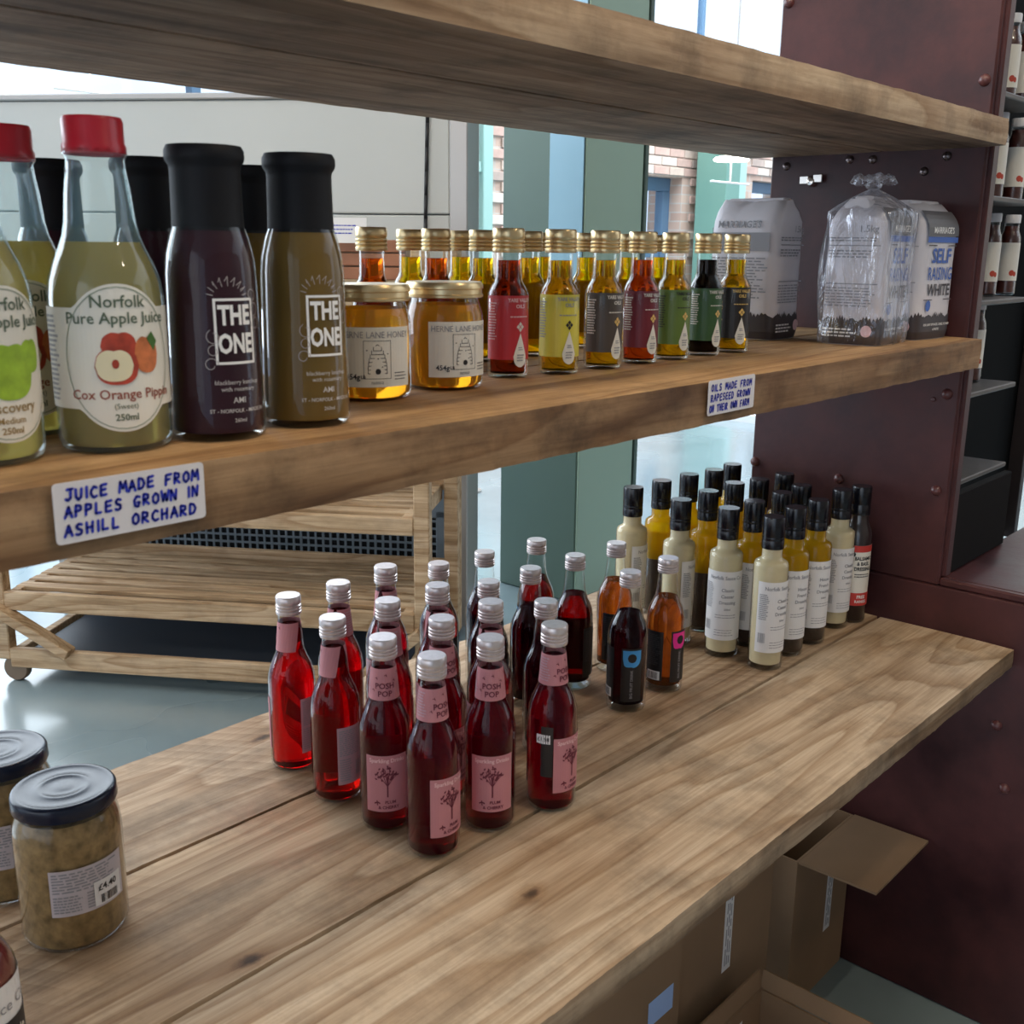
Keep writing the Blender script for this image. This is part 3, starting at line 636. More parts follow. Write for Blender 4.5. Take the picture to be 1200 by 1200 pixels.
def dress_bottle(label, kind):
    t = thing('dressing_bottle', label, 'bottle', group='black capped dressing bottles'); rf = prof_r(DR_PROF[2:])
    shell(DR_PROF, GLASS, t)
    if kind == 'cream': body(inset(DR_PROF, 0.0010, 0.184, 0.010), L_CREAM, t)
    else:
        sed = 0.055 if kind == 'yellow' else 0.10
        p = inset(DR_PROF, 0.0010, 0.184, 0.008); body([(.0003, sed + .0002)] + [(r, z) for r, z in [(0.0245, sed + .0002)] + [q for q in p if q[1] > sed + .0003]], L_DRESS, t); body([(.0003, .008), (.023, .008), (.0245, .010), (.0245, sed), (.0003, sed)], L_SED, t, 'herb_sediment')
    body([(0.0160, 0.184), (0.0162, 0.186), (0.0162, 0.196), (0.0157, 0.1975), (0.0162, 0.199), (0.0162, 0.2005), (0.0158, 0.202), (0.0162, 0.2035), (0.0162, 0.2285), (0.0155, 0.231), (0.0003, 0.231)], M_CAPB, t, 'cap')
    l = decal('front_label', strip(-0.034, 0.034, 0.030, 0.138, 20, 1), on_cyl(rf, 0, 0.0004), P_WHITE, t); mp = on_cyl(rf, 0, 0.0008)
    decal('lettering', text2d('Norfolk Sauce Co', 0.0082, 0.002, 0.128, 0.012, .85), mp, P_GREY, l)
    nm = ('Classic', 'Caesar', 'Dressing') if kind == 'cream' else ('House', 'French', 'Dressing')
    decal('lettering', join(*[text2d(s, 0.0072, 0.006, 0.109 - i * .0098, 0.02) for i, s in enumerate(nm)], text2d('250ml', .004, .006, .079, .03)), mp, P_GREY, l)
    decal('small_print', join(fine(-.012, .022, .064, .072, 2, 3, .75), fine(-.012, .022, .036, .048, 3, 6, .75), fine(-.031, -.016, .080, .120, 14, 2), barcode(-.030, -.019, .045, .06)), mp, P_GREY, l)
    return t
OIL_PROF = [(0.0003, 0.0), (0.016, 0.0), (0.0198, 0.0015), (0.0208, 0.004), (0.0208, 0.078), (0.0200, 0.084), (0.0175, 0.090), (0.0145, 0.095), (0.0132, 0.100), (0.0128, 0.118), (0.0130, 0.126)]
def oil_bottle(label, liq, paper, pm, cm, fill=0.116):
    t = thing('oil_bottle', label, 'bottle', group='small gold capped oil bottles'); rf = prof_r(OIL_PROF[2:])
    shell(OIL_PROF, GLASS, t); body(inset(OIL_PROF, 0.0013, fill, 0.0045), liq, t)
    body(ridged(0.0162, 0.1235, 0.0235, 3), M_CAPG, t, 'cap')
    l = decal('front_label', strip(-0.036, 0.030, 0.019, 0.082, 22, 1), on_cyl(rf, 0, 0.0004), paper, t); mp = on_cyl(rf, 0, 0.0008)
    decal('lettering', join(text2d('YARE VALLEY', 0.0052, 0.003, 0.0775, 0.03, .85), text2d('OILS', 0.0052, 0.003, 0.0715, 0.03), fine(-.008, .014, .060, .063, 1, 3, .6)), mp, pm, l)
    dm = lambda cu, cv, s: ([(cu - s, cv), (cu, cv - s * 1.15), (cu + s, cv), (cu, cv + s * 1.15)], [(0, 1, 2, 3)])
    decal('printed_blossom', join(dm(.003 - .0024, .0515, .0020), dm(.003 + .0024, .0515, .0020), dm(.003, .0515 + .0027, .0020), dm(.003, .0515 - .0027, .0020)), mp, cm, l)
    def hi(u): x = abs(u - .003) / .0078; return .028 + (.0165 + .0) * (1 - x) ** 1.35 if x < 1 else .028
    drop = strip(.003 - .0078, .003 + .0078, lambda u: .022 - .0105 * sqrt(max(0, 1 - ((u - .003) / .0078) ** 2)), lambda u: .022 + .0235 * (1 - min(1, abs(u - .003) / .0078)) ** .95, 14, 1)
    d = decal('drop_label', drop, on_cyl(rf, 0, .0011), P_CREAM, t); decal('lettering', join(fine(-.001, .008, .017, .025, 3, 4), fine(.0005, .006, .028, .032, 2, 5)), on_cyl(rf, 0, .0015), P_GREY, d)
    decal('small_print', join(fine(-.034, -.022, .038, .076, 14, 4), ), mp, pm, l)
    return t
JP = [(0.0003, 0.0), (0.028, 0.0), (0.0335, 0.002), (0.0352, 0.008), (0.0352, 0.096), (0.0340, 0.106), (0.0305, 0.117), (0.0262, 0.126), (0.0232, 0.134), (0.0215, 0.142), (0.0198, 0.160), (0.0180, 0.172), (0.0172, 0.180), (0.0190, 0.182), (0.0190, 0.185), (0.0172, 0.187)]
def apple(cu, cv, a, b, m1, mp, parent, off, leaf=None):
    decal('printed_apple', strip(cu - a, cu + a, lambda u: cv - b * (1 - abs((u - cu) / a) ** 2.6) ** .5 if abs(u - cu) < a else cv, lambda u: cv + b * ((1 - abs((u - cu) / a) ** 2.6) ** .5 if abs(u - cu) < a else 0) * (.9 + .1 * min(1, abs(u - cu) / a * 3)), 16, 1), mp(off), m1, parent)
def juice_bottle(label, green=False):
    t = thing('juice_bottle', label, 'bottle', group='apple juice bottles'); rf = prof_r(JP[2:13])
    shell(JP, sheen_glass('bottle glass with blue sheen', (0.93, 0.98, 0.97), (.26, .42, .48), .10) if 'bottle glass with blue sheen' not in MATS else MATS['bottle glass with blue sheen'], t)
    body(inset(JP[:13], 0.0018, 0.130), L_JUICE, t)
    body([(0.0178, 0.182), (0.0190, 0.183), (0.0190, 0.187), (0.0181, 0.189), (0.0181, 0.2015), (0.0172, 0.204), (0.0003, 0.204)], M_RED, t, 'cap')
    cv, R = 0.060, 0.0455
    def hi(u): return max(cv + .031, cv + sqrt(max(0, R * R - (u * 1.25) ** 2))) if abs(u) < .0385 else cv + .031
    def lo(u): return min(cv - .031, cv - sqrt(max(0, R * R - (u * 1.25) ** 2))) if abs(u) < .0385 else cv - .031
    l = decal('front_label', strip(-0.060, 0.045, lo, hi, 36, 10), on_cyl(rf, 0, 0.0005), P_CREAM, t)
    ring = stroke([(.0345 * sin(a * pi / 20) , cv + .0435 * cos(a * pi / 20)) for a in range(-12, 13)], .0006)
    ring2 = stroke([(.0345 * sin(a * pi / 20), cv - .0435 * cos(a * pi / 20)) for a in range(-12, 13)], .0006)
    mp = lambda off: on_cyl(rf, 0, off)
    decal('label_border', join(ring, ring2), mp(.0009), mat('sage print', (0.25, 0.30, 0.22), .6), l)
    G = mat('sage lettering', (0.10, 0.14, 0.09), .6)
    decal('lettering', join(text2d('Norfolk', .0105, 0, cv + .0345, .012), text2d('Pure Apple Juice', .0098, 0, cv + .0245, .012)), mp(.0009), G, l)
    RD = mat('apple red print', (0.42, 0.05, 0.025), .6, var=.35, vscale=120); OR = mat('apple orange print', (0.55, 0.16, 0.05), .6, var=.3, vscale=120); FL = mat('apple flesh print', (0.80, 0.72, 0.48), .6); GR = mat('apple green print', (0.30, 0.48, 0.03), .6, var=.25, vscale=90); LF = mat('leaf print', (0.05, 0.14, 0.02), .6)
    if green:
        apple(.002, cv - .004, .016, .0165, GR, mp, l, .0009); apple(.018, cv + .004, .009, .010, GR, mp, l, .0008)
        decal('lettering', join(text2d('Discovery', .0085, 0, cv - .025, .012), text2d('Medium', .0055, 0, cv - .0325, .01), text2d('250ml', .0055, 0, cv - .0385, .02)), mp(.0009), mat('gold lettering', (.3, .2, .07), .6), l)
    else:
        apple(-.001, cv + .008, .011, .0085, RD, mp, l, .0009); apple(.0165, cv + .002, .0085, .0115, OR, mp, l, .0010)
        apple(-.003, cv - .0045, .0135, .0115, RD, mp, l, .0012); apple(-.0045, cv - .0040, .0115, .0098, FL, mp, l, .0014)
        decal('printed_core', ellipse(-.004, cv - .003, .0022, .0028), mp(.0017), RD, l)
        decal('printed_leaf', ([(.017, cv + .012), (.021, cv + .016), (.025, cv + .010), (.022, cv + .004)], [(0, 1, 2, 3)]), mp(.0013), LF, l)
        decal('lettering', join(text2d('Cox Orange Pippin', .0085, .001, cv - .0222, .012)), mp(.0009), mat('russet lettering', (.30, .07, .04), .6), l)
        decal('lettering', join(text2d('(Sweet)', .0048, .001, cv - .0295, .0), text2d('250ml', .0058, .001, cv - .0365, .02)), mp(.0009), G, l)
    decal('small_print', fine(-.057, -.041, cv - .027, cv + .027, 18, 6), mp(.0009), P_GREY, l)
    return t
TP = [(0.0003, 0.0), (0.026, 0.0), (0.0305, 0.002), (0.0318, 0.006), (0.0318, 0.010), (0.0300, 0.110), (0.0288, 0.122), (0.0258, 0.134), (0.0232, 0.141), (0.0228, 0.146)]
def one_bottle(label, liq, pr=None, fr=None):
    t = thing('sauce_bottle', label, 'bottle', group='black capped sauce bottles'); rf = prof_r(TP[2:]); pr = pr or P_WPRINT; fr = fr or P_FAINT
    shell(TP, GLASS, t); body(inset(TP, 0.0012, 0.143, 0.005), liq, t)
    body([(0.0236, 0.138), (0.0232, 0.150), (0.0228, 0.176), (0.0232, 0.179), (0.0252, 0.182), (0.0258, 0.1845), (0.0256, 0.1885), (0.0240, 0.1915), (0.0003, 0.192)], M_CAPM, t, 'cap_sleeve')
    mp = on_cyl(rf, 0, 0.0006)
    p = decal('printed_frame', frame2d(-.0145, .0145, .052, .095, .0017), mp, pr, t)
    decal('lettering', join(text2d('THE', .0175, 0, .0835, .035, .72), text2d('ONE', .0175, 0, .065, .035, .68)), mp, pr, p)
    sw = []
    rnd = random.Random(8)
    for k in range(6):
        c = (rnd.choice((-.017, .017)) + rnd.uniform(-.003, .003), .052 + k * .009); R = rnd.uniform(.004, .0065)
        sw.append(stroke([(c[0] + R * (1 - a * .05) * cos(a * .6 + k), c[1] + R * (1 - a * .05) * sin(a * .6 + k)) for a in range(11)], .0005))
    for k in range(9):
        a = pi * k / 8; sw.append(stroke([(.010 * cos(a) - .004, .097 + .006 * sin(a)), (.014 * cos(a) - .004, .098 + .011 * sin(a)), (.011 * cos(a + .2) - .004, .097 + .009 * sin(a))], .0005))
    decal('printed_swirls', join(*sw), mp, fr, t)['kind'] = 'stuff'
    decal('small_print', join(text2d('blackberry ketchup', .0042, 0, .040, .0), text2d('with rosemary', .0042, 0, .0355, .0), text2d('AMI', .0055, 0, .028, .01), text2d('ST - NORFOLK - MADE IN', .0036, 0, .021, .01), text2d('260ml', .0036, 0, .0145, .01)), mp, pr if pr is not P_WPRINT else mat('soft white print', (.55, .52, .5), .5), t)
    return t
def honey_jar(label):
    t = thing('honey_jar', label, 'jar', group='gold lidded honey jars')
    P = [(0.0003, 0), (0.029, 0), (0.0345, 0.002), (0.0362, 0.007), (0.0362, 0.062), (0.0355, 0.069), (0.0335, 0.076), (0.0318, 0.081), (0.0318, 0.088)]; rf = prof_r(P[2:])
    shell(P, GLASS, t); body(inset(P, 0.0014, 0.0775, .003), L_HONEY, t)
    body([(0.0345, 0.0835), (0.0360, 0.084), (0.0362, 0.086), (0.0350, 0.0868), (0.0350, 0.091), (0.0362, 0.0918), (0.0362, 0.0945), (0.0345, 0.0975), (0.033, 0.0972), (0.0003, 0.0972)], M_CAPG, t, 'lid', 44)
    l = decal('front_label', strip(-0.034, 0.034, 0.013, 0.063, 22, 1), on_cyl(rf, 0, 0.0005), P_CREAM, t); mp = on_cyl(rf, 0, 0.0009)
    decal('lettering', text2d('HERNE LANE HONEY', 0.0076, 0.0, 0.0565, 0.0, .88), mp, P_GREY, l)
    hive = [frame2d(-.0115, .0125, .020, .052, .0004)]
    for k in range(7):
        a = .0078 * (1 - (k / 7.5) ** 2.2) + .0005; v = .0245 + k * .0032
        hive += [stroke([(-a + .0005, v), (a + .0005, v)], .0005), stroke([(-a + .0005, v), (-a * .97 + .0005, v + .0032)], .0005), stroke([(a + .0005, v), (a * .97 + .0005, v + .0032)], .0005)]
    hive += [stroke([(-.0009, .0478), (.0005, .0488), (.0019, .0478)], .0006), ellipse(.0008, .0262, .0024, .0024, 8)] + [ellipse(u, v, .0007, .0005, 4) for u, v in ((-.0085, .044), (.0095, .041), (.001, .037), (.0045, .030))]
    decal('printed_beehive', join(*hive), mp, P_BLACK, l)
    decal('small_print', join(text2d('454g', .0065, -.021, .0215, .02), text2d('LB', .004, -.012, .0215, .02), fine(.016, .030, .018, .026, 3, 5, .7), fine(-.005, .006, .0155, .0178, 2, 3, .6)), mp, P_BLACK, l)
    return t

def top_at(px, py, h, z=ZL): 
    w = hitz(px, py, z + h); return Vector((w.x, w.y, z))
placed = []
def put(root, w, rot):   # rot: turn of the label away from the camera, degrees, + to the right
    root.location = w; root.rotation_euler = (0, 0, face_cam(w) + radians(rot)); placed.append((root, w)); return root

# --- pink drinks on the lower shelf
pinks = [((337.5, 697), -118, 'bright red drink bottle, leftmost of all on the lower shelf'),
         ((389.5, 722.5), -135, 'red drink bottle showing its grey info label, second from left'),
         ((396.3, 682), 160, 'pink drink bottle behind the two leftmost red bottles'),
         ((451.7, 662.7), 150, 'hindmost pink drink bottle, in front of the wooden rack post'),
         ((454.4, 702.7), 120, 'pink drink bottle, middle one in the column of three before the rack post'),
         ((448.6, 745.7), 4, 'pink drink bottle with a tree label squarely in front, left of the foremost bottle'),
         ((506.3, 767.6), 42, 'foremost drink bottle, nearest the shelf edge, its tree label turned to the right'),
         ((512.5, 685), 150, 'pink necked drink bottle fourth behind the foremost bottle'),
         ((517.6, 723.5), 48, 'pink drink bottle directly behind the foremost bottle'),
         ((575, 746.4), 6, 'pink drink bottle with a fully visible tree label, right of the foremost bottle'),
         ((575.3, 704.4), 140, 'pink necked drink bottle standing behind the one with the full tree label'),
         ((650, 731), 52, 'pink drink bottle with torn label and white price sticker, rightmost pink one')]
proto = None; proto_red = None
for (px, rot, lab) in pinks:
    w = top_at(*px, H_P)
    red = 'red' in lab
    if red and proto_red is None: o = proto_red = pink_bottle(lab, True)
    elif not red and proto is None: o = proto = pink_bottle(lab)
    else: o = dup(proto_red if red else proto, w, 0, lab)
    put(o, w, rot)
    if 'torn' in lab:
        rf = prof_r(PINK_PROF[2:])
        s = decal('price_sticker', strip(-.008, .008, .084, .0945, 8, 1), on_cyl(rf, -radians(72), .001), P_WHITE, o, label='small white price sticker')
        decal('lettering', text2d('£1.98', .0062, 0, .0892, .02), on_cyl(rf, -radians(72), .0014), P_BLACK, s)
        decal('torn_patch', join(strip(-.0175, -.004, .045, .104, 5, 1)), on_cyl(rf, -radians(42), .001), P_BLABEL, o, label='dark patch where the label is torn')
# --- tall necked fruit drinks
darks = [((514, 659.5), 'ruby', 120, 'dark fruit drink bottle seen between the pink necks, behind the fourth pink column'),
         ((572.6, 680.8), 'dark', 170, 'black fruit drink bottle, middle one of the column in front of the white wall strip'),
         ((568, 646), 'dark', 200, 'hindmost black fruit drink bottle before the white wall strip'),
         ((639.9, 703.7), 'dark', 150, 'dark fruit drink bottle just behind the torn label bottle'),
         ((622, 665), 'dark', 230, 'black fruit drink bottle in front of the dark green column face, middle one'),
         ((629, 632), 'ruby', -85, 'purple fruit drink bottle at the shelf back edge with a sliver of blue label'),
         ((674.4, 650), 'ruby', 75 + 98, 'ruby fruit drink bottle whose foot glows red, standing alone'),
         ((739.2, 669.3), 'dark', 14, 'dark purple fruit drink bottle with a sky blue emblem facing front'),
         ((783.7, 653.2), 'amber', 50, 'amber fruit drink bottle with a magenta emblem on its black label'),
         ((722.8, 635.6), 'amber', 105, 'amber fruit drink bottle behind the sky blue emblem bottle')]
dp = {}
for (px, kind, rot, lab) in darks:
    w = top_at(*px, 0.192)
    if kind not in dp: o = dp[kind] = dark_bottle(lab, {'dark': L_DARK, 'ruby': L_RUBY, 'amber': L_AMBER}[kind], P_MAG if kind == 'amber' else P_BLUE)
    else: o = dup(dp[kind], w, 0, lab)
    put(o, w, rot)
# --- dressings
dress = [((742.6, 570.4), 'cream', 78, 'cream dressing bottle, leftmost of the black capped group'),
         ((775.8, 562.6), 'dark', 180, 'clear yellow dressing bottle with dark herbs below, second cap from the left'),
         ((798.7, 584.8), 'cream', 88, 'cream dressing bottle with only the label edge showing, behind the amber drink'),
         ((808, 555.2), 'yellow', 180, 'yellow dressing bottle behind the second cream bottle'),
         ((830.7, 574.7), 'dark', 180, 'orange yellow dressing bottle with dark herbs, left of the Caesar label'),
         ((837.3, 549.9), 'yellow', 180, 'yellow dressing bottle in the back row, second cap from the back corner'),
         ((858.7, 543.5), 'yellow', 180, 'farthest dressing bottle by the panel edge, its cap highest in the row'),
         ((861.3, 565.3), 'yellow', 160, 'dressing bottle directly behind the Caesar label bottle'),
         ((854.7, 594.7), 'cream', 0, 'cream dressing bottle with the Classic Caesar label squarely in front'),
         ((885, 586.7), 'yellow', 35, 'yellow dressing bottle between the two foremost cream bottles'),
         ((890.3, 561), 'yellow', 180, 'dressing bottle cap just left of the rear caps against the red panel'),
         ((920, 554.7), 'yellow', 180, 'rearmost dressing bottle against the dark red panel'),
         ((917.3, 576.5), 'yellow', 150, 'dressing bottle hidden behind the foremost cream one'),
         ((908, 604.8), 'cream', 38, 'foremost cream dressing bottle, nearest the plank joint'),
         ((933.3, 594.1), 'yellow', 34, 'yellow dressing bottle immediately right of the foremost cream one'),
         ((940, 568), 'yellow', 180, 'dressing bottle cap behind the two right hand yellow bottles'),
         ((960, 585.3), 'yellow', 32, 'yellow dressing bottle third from the right end of the group'),
         ((988, 573.3), 'cream', 38, 'cream dressing bottle beside the dark balsamic bottle')]
pr = {}
for (px, kind, rot, lab) in dress:
    w = top_at(*px, 0.231)
    if kind not in pr: o = pr[kind] = dress_bottle(lab, kind)
    else: o = dup(pr[kind], w, 0, lab)
    put(o, w, rot)
def balsamic():
    w = top_at(1012.5, 570, 0.231) + Vector((.003, .004, 0))
    t = thing('balsamic_bottle', 'dark balsamic dressing bottle with red and cream label, rightmost on the lower shelf', 'bottle')
    P = [(0.0003, 0), (0.018, 0), (0.0222, .002), (0.0228, .006), (0.0228, .150), (.0215, .158), (.018, .166), (.0155, .172), (.015, .19)]; rf = prof_r(P[2:])
    shell(P, GLASS, t); body(inset(P, .001, .186), L_BALS, t); body([(0.0160, 0.184), (0.0162, 0.186), (0.0162, 0.200), (0.0157, 0.2015), (0.0162, 0.203), (0.0162, 0.2285), (0.0155, 0.231), (0.0003, 0.231)], M_CAPB, t, 'cap')
    R = mat('tomato red print', (.55, .04, .03), .5)
    l = decal('front_label', strip(-.028, .028, .032, .135, 18, 1), on_cyl(rf, 0, .0004), P_CREAM, t); mp = on_cyl(rf, 0, .0008)
    decal('red_band', strip(-.028, .028, .032, .054, 18, 1), mp, R, l); decal('red_band', strip(-.028, .028, .124, .135, 18, 1), mp, R, l)
    decal('lettering', join(text2d('BALSAMIC', .0085, .002, .113, .03, .8), text2d('& BASIL', .0085, .002, .104, .03, .8), text2d('DRESSING', .0085, .002, .095, .03, .8), fine(-.012, .016, .080, .088, 2, 3, .6), ellipse(-.020, .120, .008, .005)), mp, P_BLACK, l)
    decal('lettering', join(text2d('FREE', .0075, .002, .047, .03), text2d('RANGE', .0065, .002, .039, .03)), on_cyl(rf, 0, .0012), P_WPRINT, l)
    put(t, w, 30)
balsamic()

# --- oils on the middle shelf: front row from base pixels, back row by cap column and depth
def lm(name, c, **k): return mat(name, c, .45, **k)
P_LT = mat('pale print', (.72, .68, .6), .5); P_GOLD = mat('gold print', (.75, .5, .15), .4)
fronts = [((594.5, 444), L_OILR, lm('scarlet label paper', (.55, .025, .035)), P_PINKL, P_LT, 'scarlet', 'oil bottle with a scarlet label, next to the honey jars'),
          ((654, 440), L_OIL, lm('lemon label paper', (.66, .58, .06)), P_GREY, P_BLACK, 'yellow', 'oil bottle with a lemon yellow label'),
          ((705, 433.5), L_OIL, lm('grey brown label paper', (.07, .055, .045)), P_LT, P_GOLD, 'grey', 'oil bottle with a grey brown label, third along the front row'),
          ((748, 427), liquid('maroon orange oil', (.95, .35, .05), 1.42, haze=.15, hazecol=(.4, .06, .01)), lm('maroon label paper', (.16, .012, .025)), P_LT, P_GOLD, 'maroon', 'oil bottle with a maroon label'),
          ((785.7, 422.5), L_OIL, lm('grass green label paper', (.12, .20, .035)), P_BLACK, P_GOLD, 'green', 'oil bottle with a grass green label'),
          ((823, 417.5), L_OILD, lm('bottle green label paper', (.035, .10, .03)), P_LT, P_GOLD, 'darkgreen', 'dark vinegar bottle with a bottle green label'),
          ((856.3, 414), L_OIL, lm('black brown label paper', (.015, .011, .009)), P_GOLD, P_GOLD, 'black', 'oil bottle with a black label and gold drop, nearest the flour')]
op = {}
rots = [28, 22, 38, 36, 36, 40, 22]
for ((px, py), liq, pap, pm, cm, k, lab), rot in zip(fronts, rots):
    w = base_at(px, py, ZM, 0.0208); op[k] = put(oil_bottle(lab, liq, pap, pm, cm), w, rot)
def mid_at(px, y): w = hity(px, 290, y); return Vector((w.x, y, ZM))
backs = [(435.3, .86, 'A', 'amber oil bottle standing behind the left honey jar'), (480.6, .945, 'G', 'golden oil bottle behind and between the honey jars, at the shelf back'),
         (511.2, .865, 'A', 'amber oil bottle standing behind the right honey jar'), (539.5, .945, 'G', 'golden oil bottle in the back row, right of the rear amber one'),
         (566, .865, 'G', 'golden oil bottle peeping out left of the scarlet label'), (620.3, .87, 'G', 'golden oil bottle between scarlet and yellow labels, nearer one'),
         (634.5, .95, 'G', 'golden oil bottle between scarlet and yellow labels, farther one'), (687.7, .89, 'G', 'golden oil bottle behind the gap of yellow and grey labels'),
         (737, .89, 'G', 'golden oil bottle behind the gap of grey and maroon labels'), (773.5, .91, 'G', 'golden oil bottle behind the gap of maroon and green labels')]
bp_ = {}
for px, y, k, lab in backs:
    w = mid_at(px, y)
    if k not in bp_: o = bp_[k] = oil_bottle(lab, L_OILA if k == 'A' else L_OIL, lm('olive label paper', (.2, .17, .03)) if k == 'G' else lm('rust label paper', (.35, .07, .02)), P_LT, P_GOLD)
    else: o = dup(bp_[k], w, 0, lab)
    put(o, w, 165)
# --- honey
h1 = put(honey_jar('honey jar with a gold lid, left one, partly hidden by the olive sauce bottle'), base_at(434, 472, ZM, .036), 10)
h2 = dup(h1, h1.location, 0, 'honey jar with a gold lid, right one, beside the scarlet oil'); put(h2, base_at(521, 459, ZM, .036), 30)
# --- juices and sauces
put(juice_bottle('apple juice bottle with red apples on its full label, tallest at the left front'), base_at(139, 533, ZM, .035), 10)
put(juice_bottle('apple juice bottle cut by the left picture edge, green apple on its label', True), base_at(-16, 551, ZM, .035), 28)
j2 = put(dup(bpy.data.objects['juice_bottle'], (0, 0, 0), 0, 'apple juice bottle standing behind the other two, a red apple just showing'), base_at(38, 514, ZM, .035), 6)
t1 = put(one_bottle('deep purple sauce bottle with white framed lettering', L_PURPLE), base_at(258, 519, ZM, .0318), 27)
t2 = put(one_bottle('olive brown sauce bottle with white framed lettering, right of the purple one', L_OLIVE), base_at(361, 503, ZM, .0318), 30)
t3 = put(dup(t2, (0, 0, 0), 0, 'brown sauce bottle half hidden between the purple and olive ones'), mid_at(296, .785), 50)
t4 = put(dup(t1, (0, 0, 0), 0, 'dark sauce bottle hidden behind the tall apple juice and the purple sauce'), mid_at(176, .775), 180)
t5 = put(dup(t1, (0, 0, 0), 0, 'dark sauce bottle hidden behind the juice, between the two red caps'), mid_at(64, .86), 180)

# --- brown jars and the sauce bottle at the lower left
def chutney(label):
    t = thing('chutney_jar', label, 'jar', group='black lidded chutney jars')
    P = [(0.0003, 0), (.036, 0), (.043, .003), (.0455, .009), (.0458, .100), (.0445, .112), (.0415, .120), (.0400, .124), (.0400, .130)]; rf = prof_r(P[2:])
    shell(P, GLASS, t); body(inset(P, .0014, .121, .004), L_CHUT, t)
    body([(.0405, .1262), (.0438, .1268), (.0445, .129), (.0440, .134), (.0440, .138), (.0428, .1402), (.0405, .1410), (.0380, .1402), (.0240, .1402), (.0225, .1406), (.0190, .1406), (.0178, .1402), (.0090, .1402), (.0075, .1404), (.0003, .1404)], M_LIDN, t, 'lid', 48)
    l = decal('info_label', strip(-.034, .034, .040, .084, 20, 1), on_cyl(rf, 0, .0005), mat('grey white label paper', (.55, .50, .53), .6), t); mp = on_cyl(rf, 0, .0009)
    decal('small_print', join(fine(-.032, .030, .062, .082, 7, 4), fine(-.032, -.008, .043, .060, 6, 5), fine(-.004, .004, .043, .060, 6, 6)), mp, P_GREY, l)
    s = decal('price_sticker', strip(.002, .030, .0425, .066, 8, 1), on_cyl(rf, 0, .0012), P_WHITE, t)
    decal('lettering', join(text2d('£4.40', .0085, .015, .059, .02), barcode(.008, .026, .044, .052, 12)), on_cyl(rf, 0, .0016), P_BLACK, s)
    return t
c1 = put(chutney('brown chutney jar with a shiny black lid, whole jar at the lower left'), top_at(74, 921, .1405), 18)
c2 = put(dup(c1, (0, 0, 0), 0, 'brown chutney jar cut by the left picture edge, behind the whole one'), top_at(-4, 878, .1405), 12)
def sauce():
    t = thing('hot_sauce_bottle', 'dark red sauce bottle with white and black label in the lower left corner', 'bottle')
    P = [(.0003, 0), (.022, 0), (.0285, .002), (.030, .007), (.030, .085), (.0285, .096), (.024, .107), (.018, .118), (.0155, .13), (.0145, .15)]; rf = prof_r(P[2:])
    shell(P, GLASS, t); body(inset(P, .001, .145), mat('dark red sauce', (.14, .012, .008), .35, coat=.5), t); body(ridged(.0165, .146, .022), M_CAPB, t, 'cap')
    l = decal('front_label', strip(-.040, .040, .010, .088, 22, 1), on_cyl(rf, 0, .0004), P_WHITE, t); b = decal('black_band', strip(-.040, .040, .010, .058, 22, 1), on_cyl(rf, 0, .0008), P_BLACK, l)
    decal('lettering', text2d('Sauce Co', .0125, .004, .070, .0), on_cyl(rf, 0, .0008), P_GREY, l)
    decal('lettering', join(text2d('Chipotle', .0095, .004, .045, .02), text2d('Paste', .0095, .004, .034, .02), text2d('Sauce', .0095, .004, .023, .02)), on_cyl(rf, 0, .0012), P_CREAM, l)
    return t
put(sauce(), base_at(-17, 1262, ZL, .0), 32)

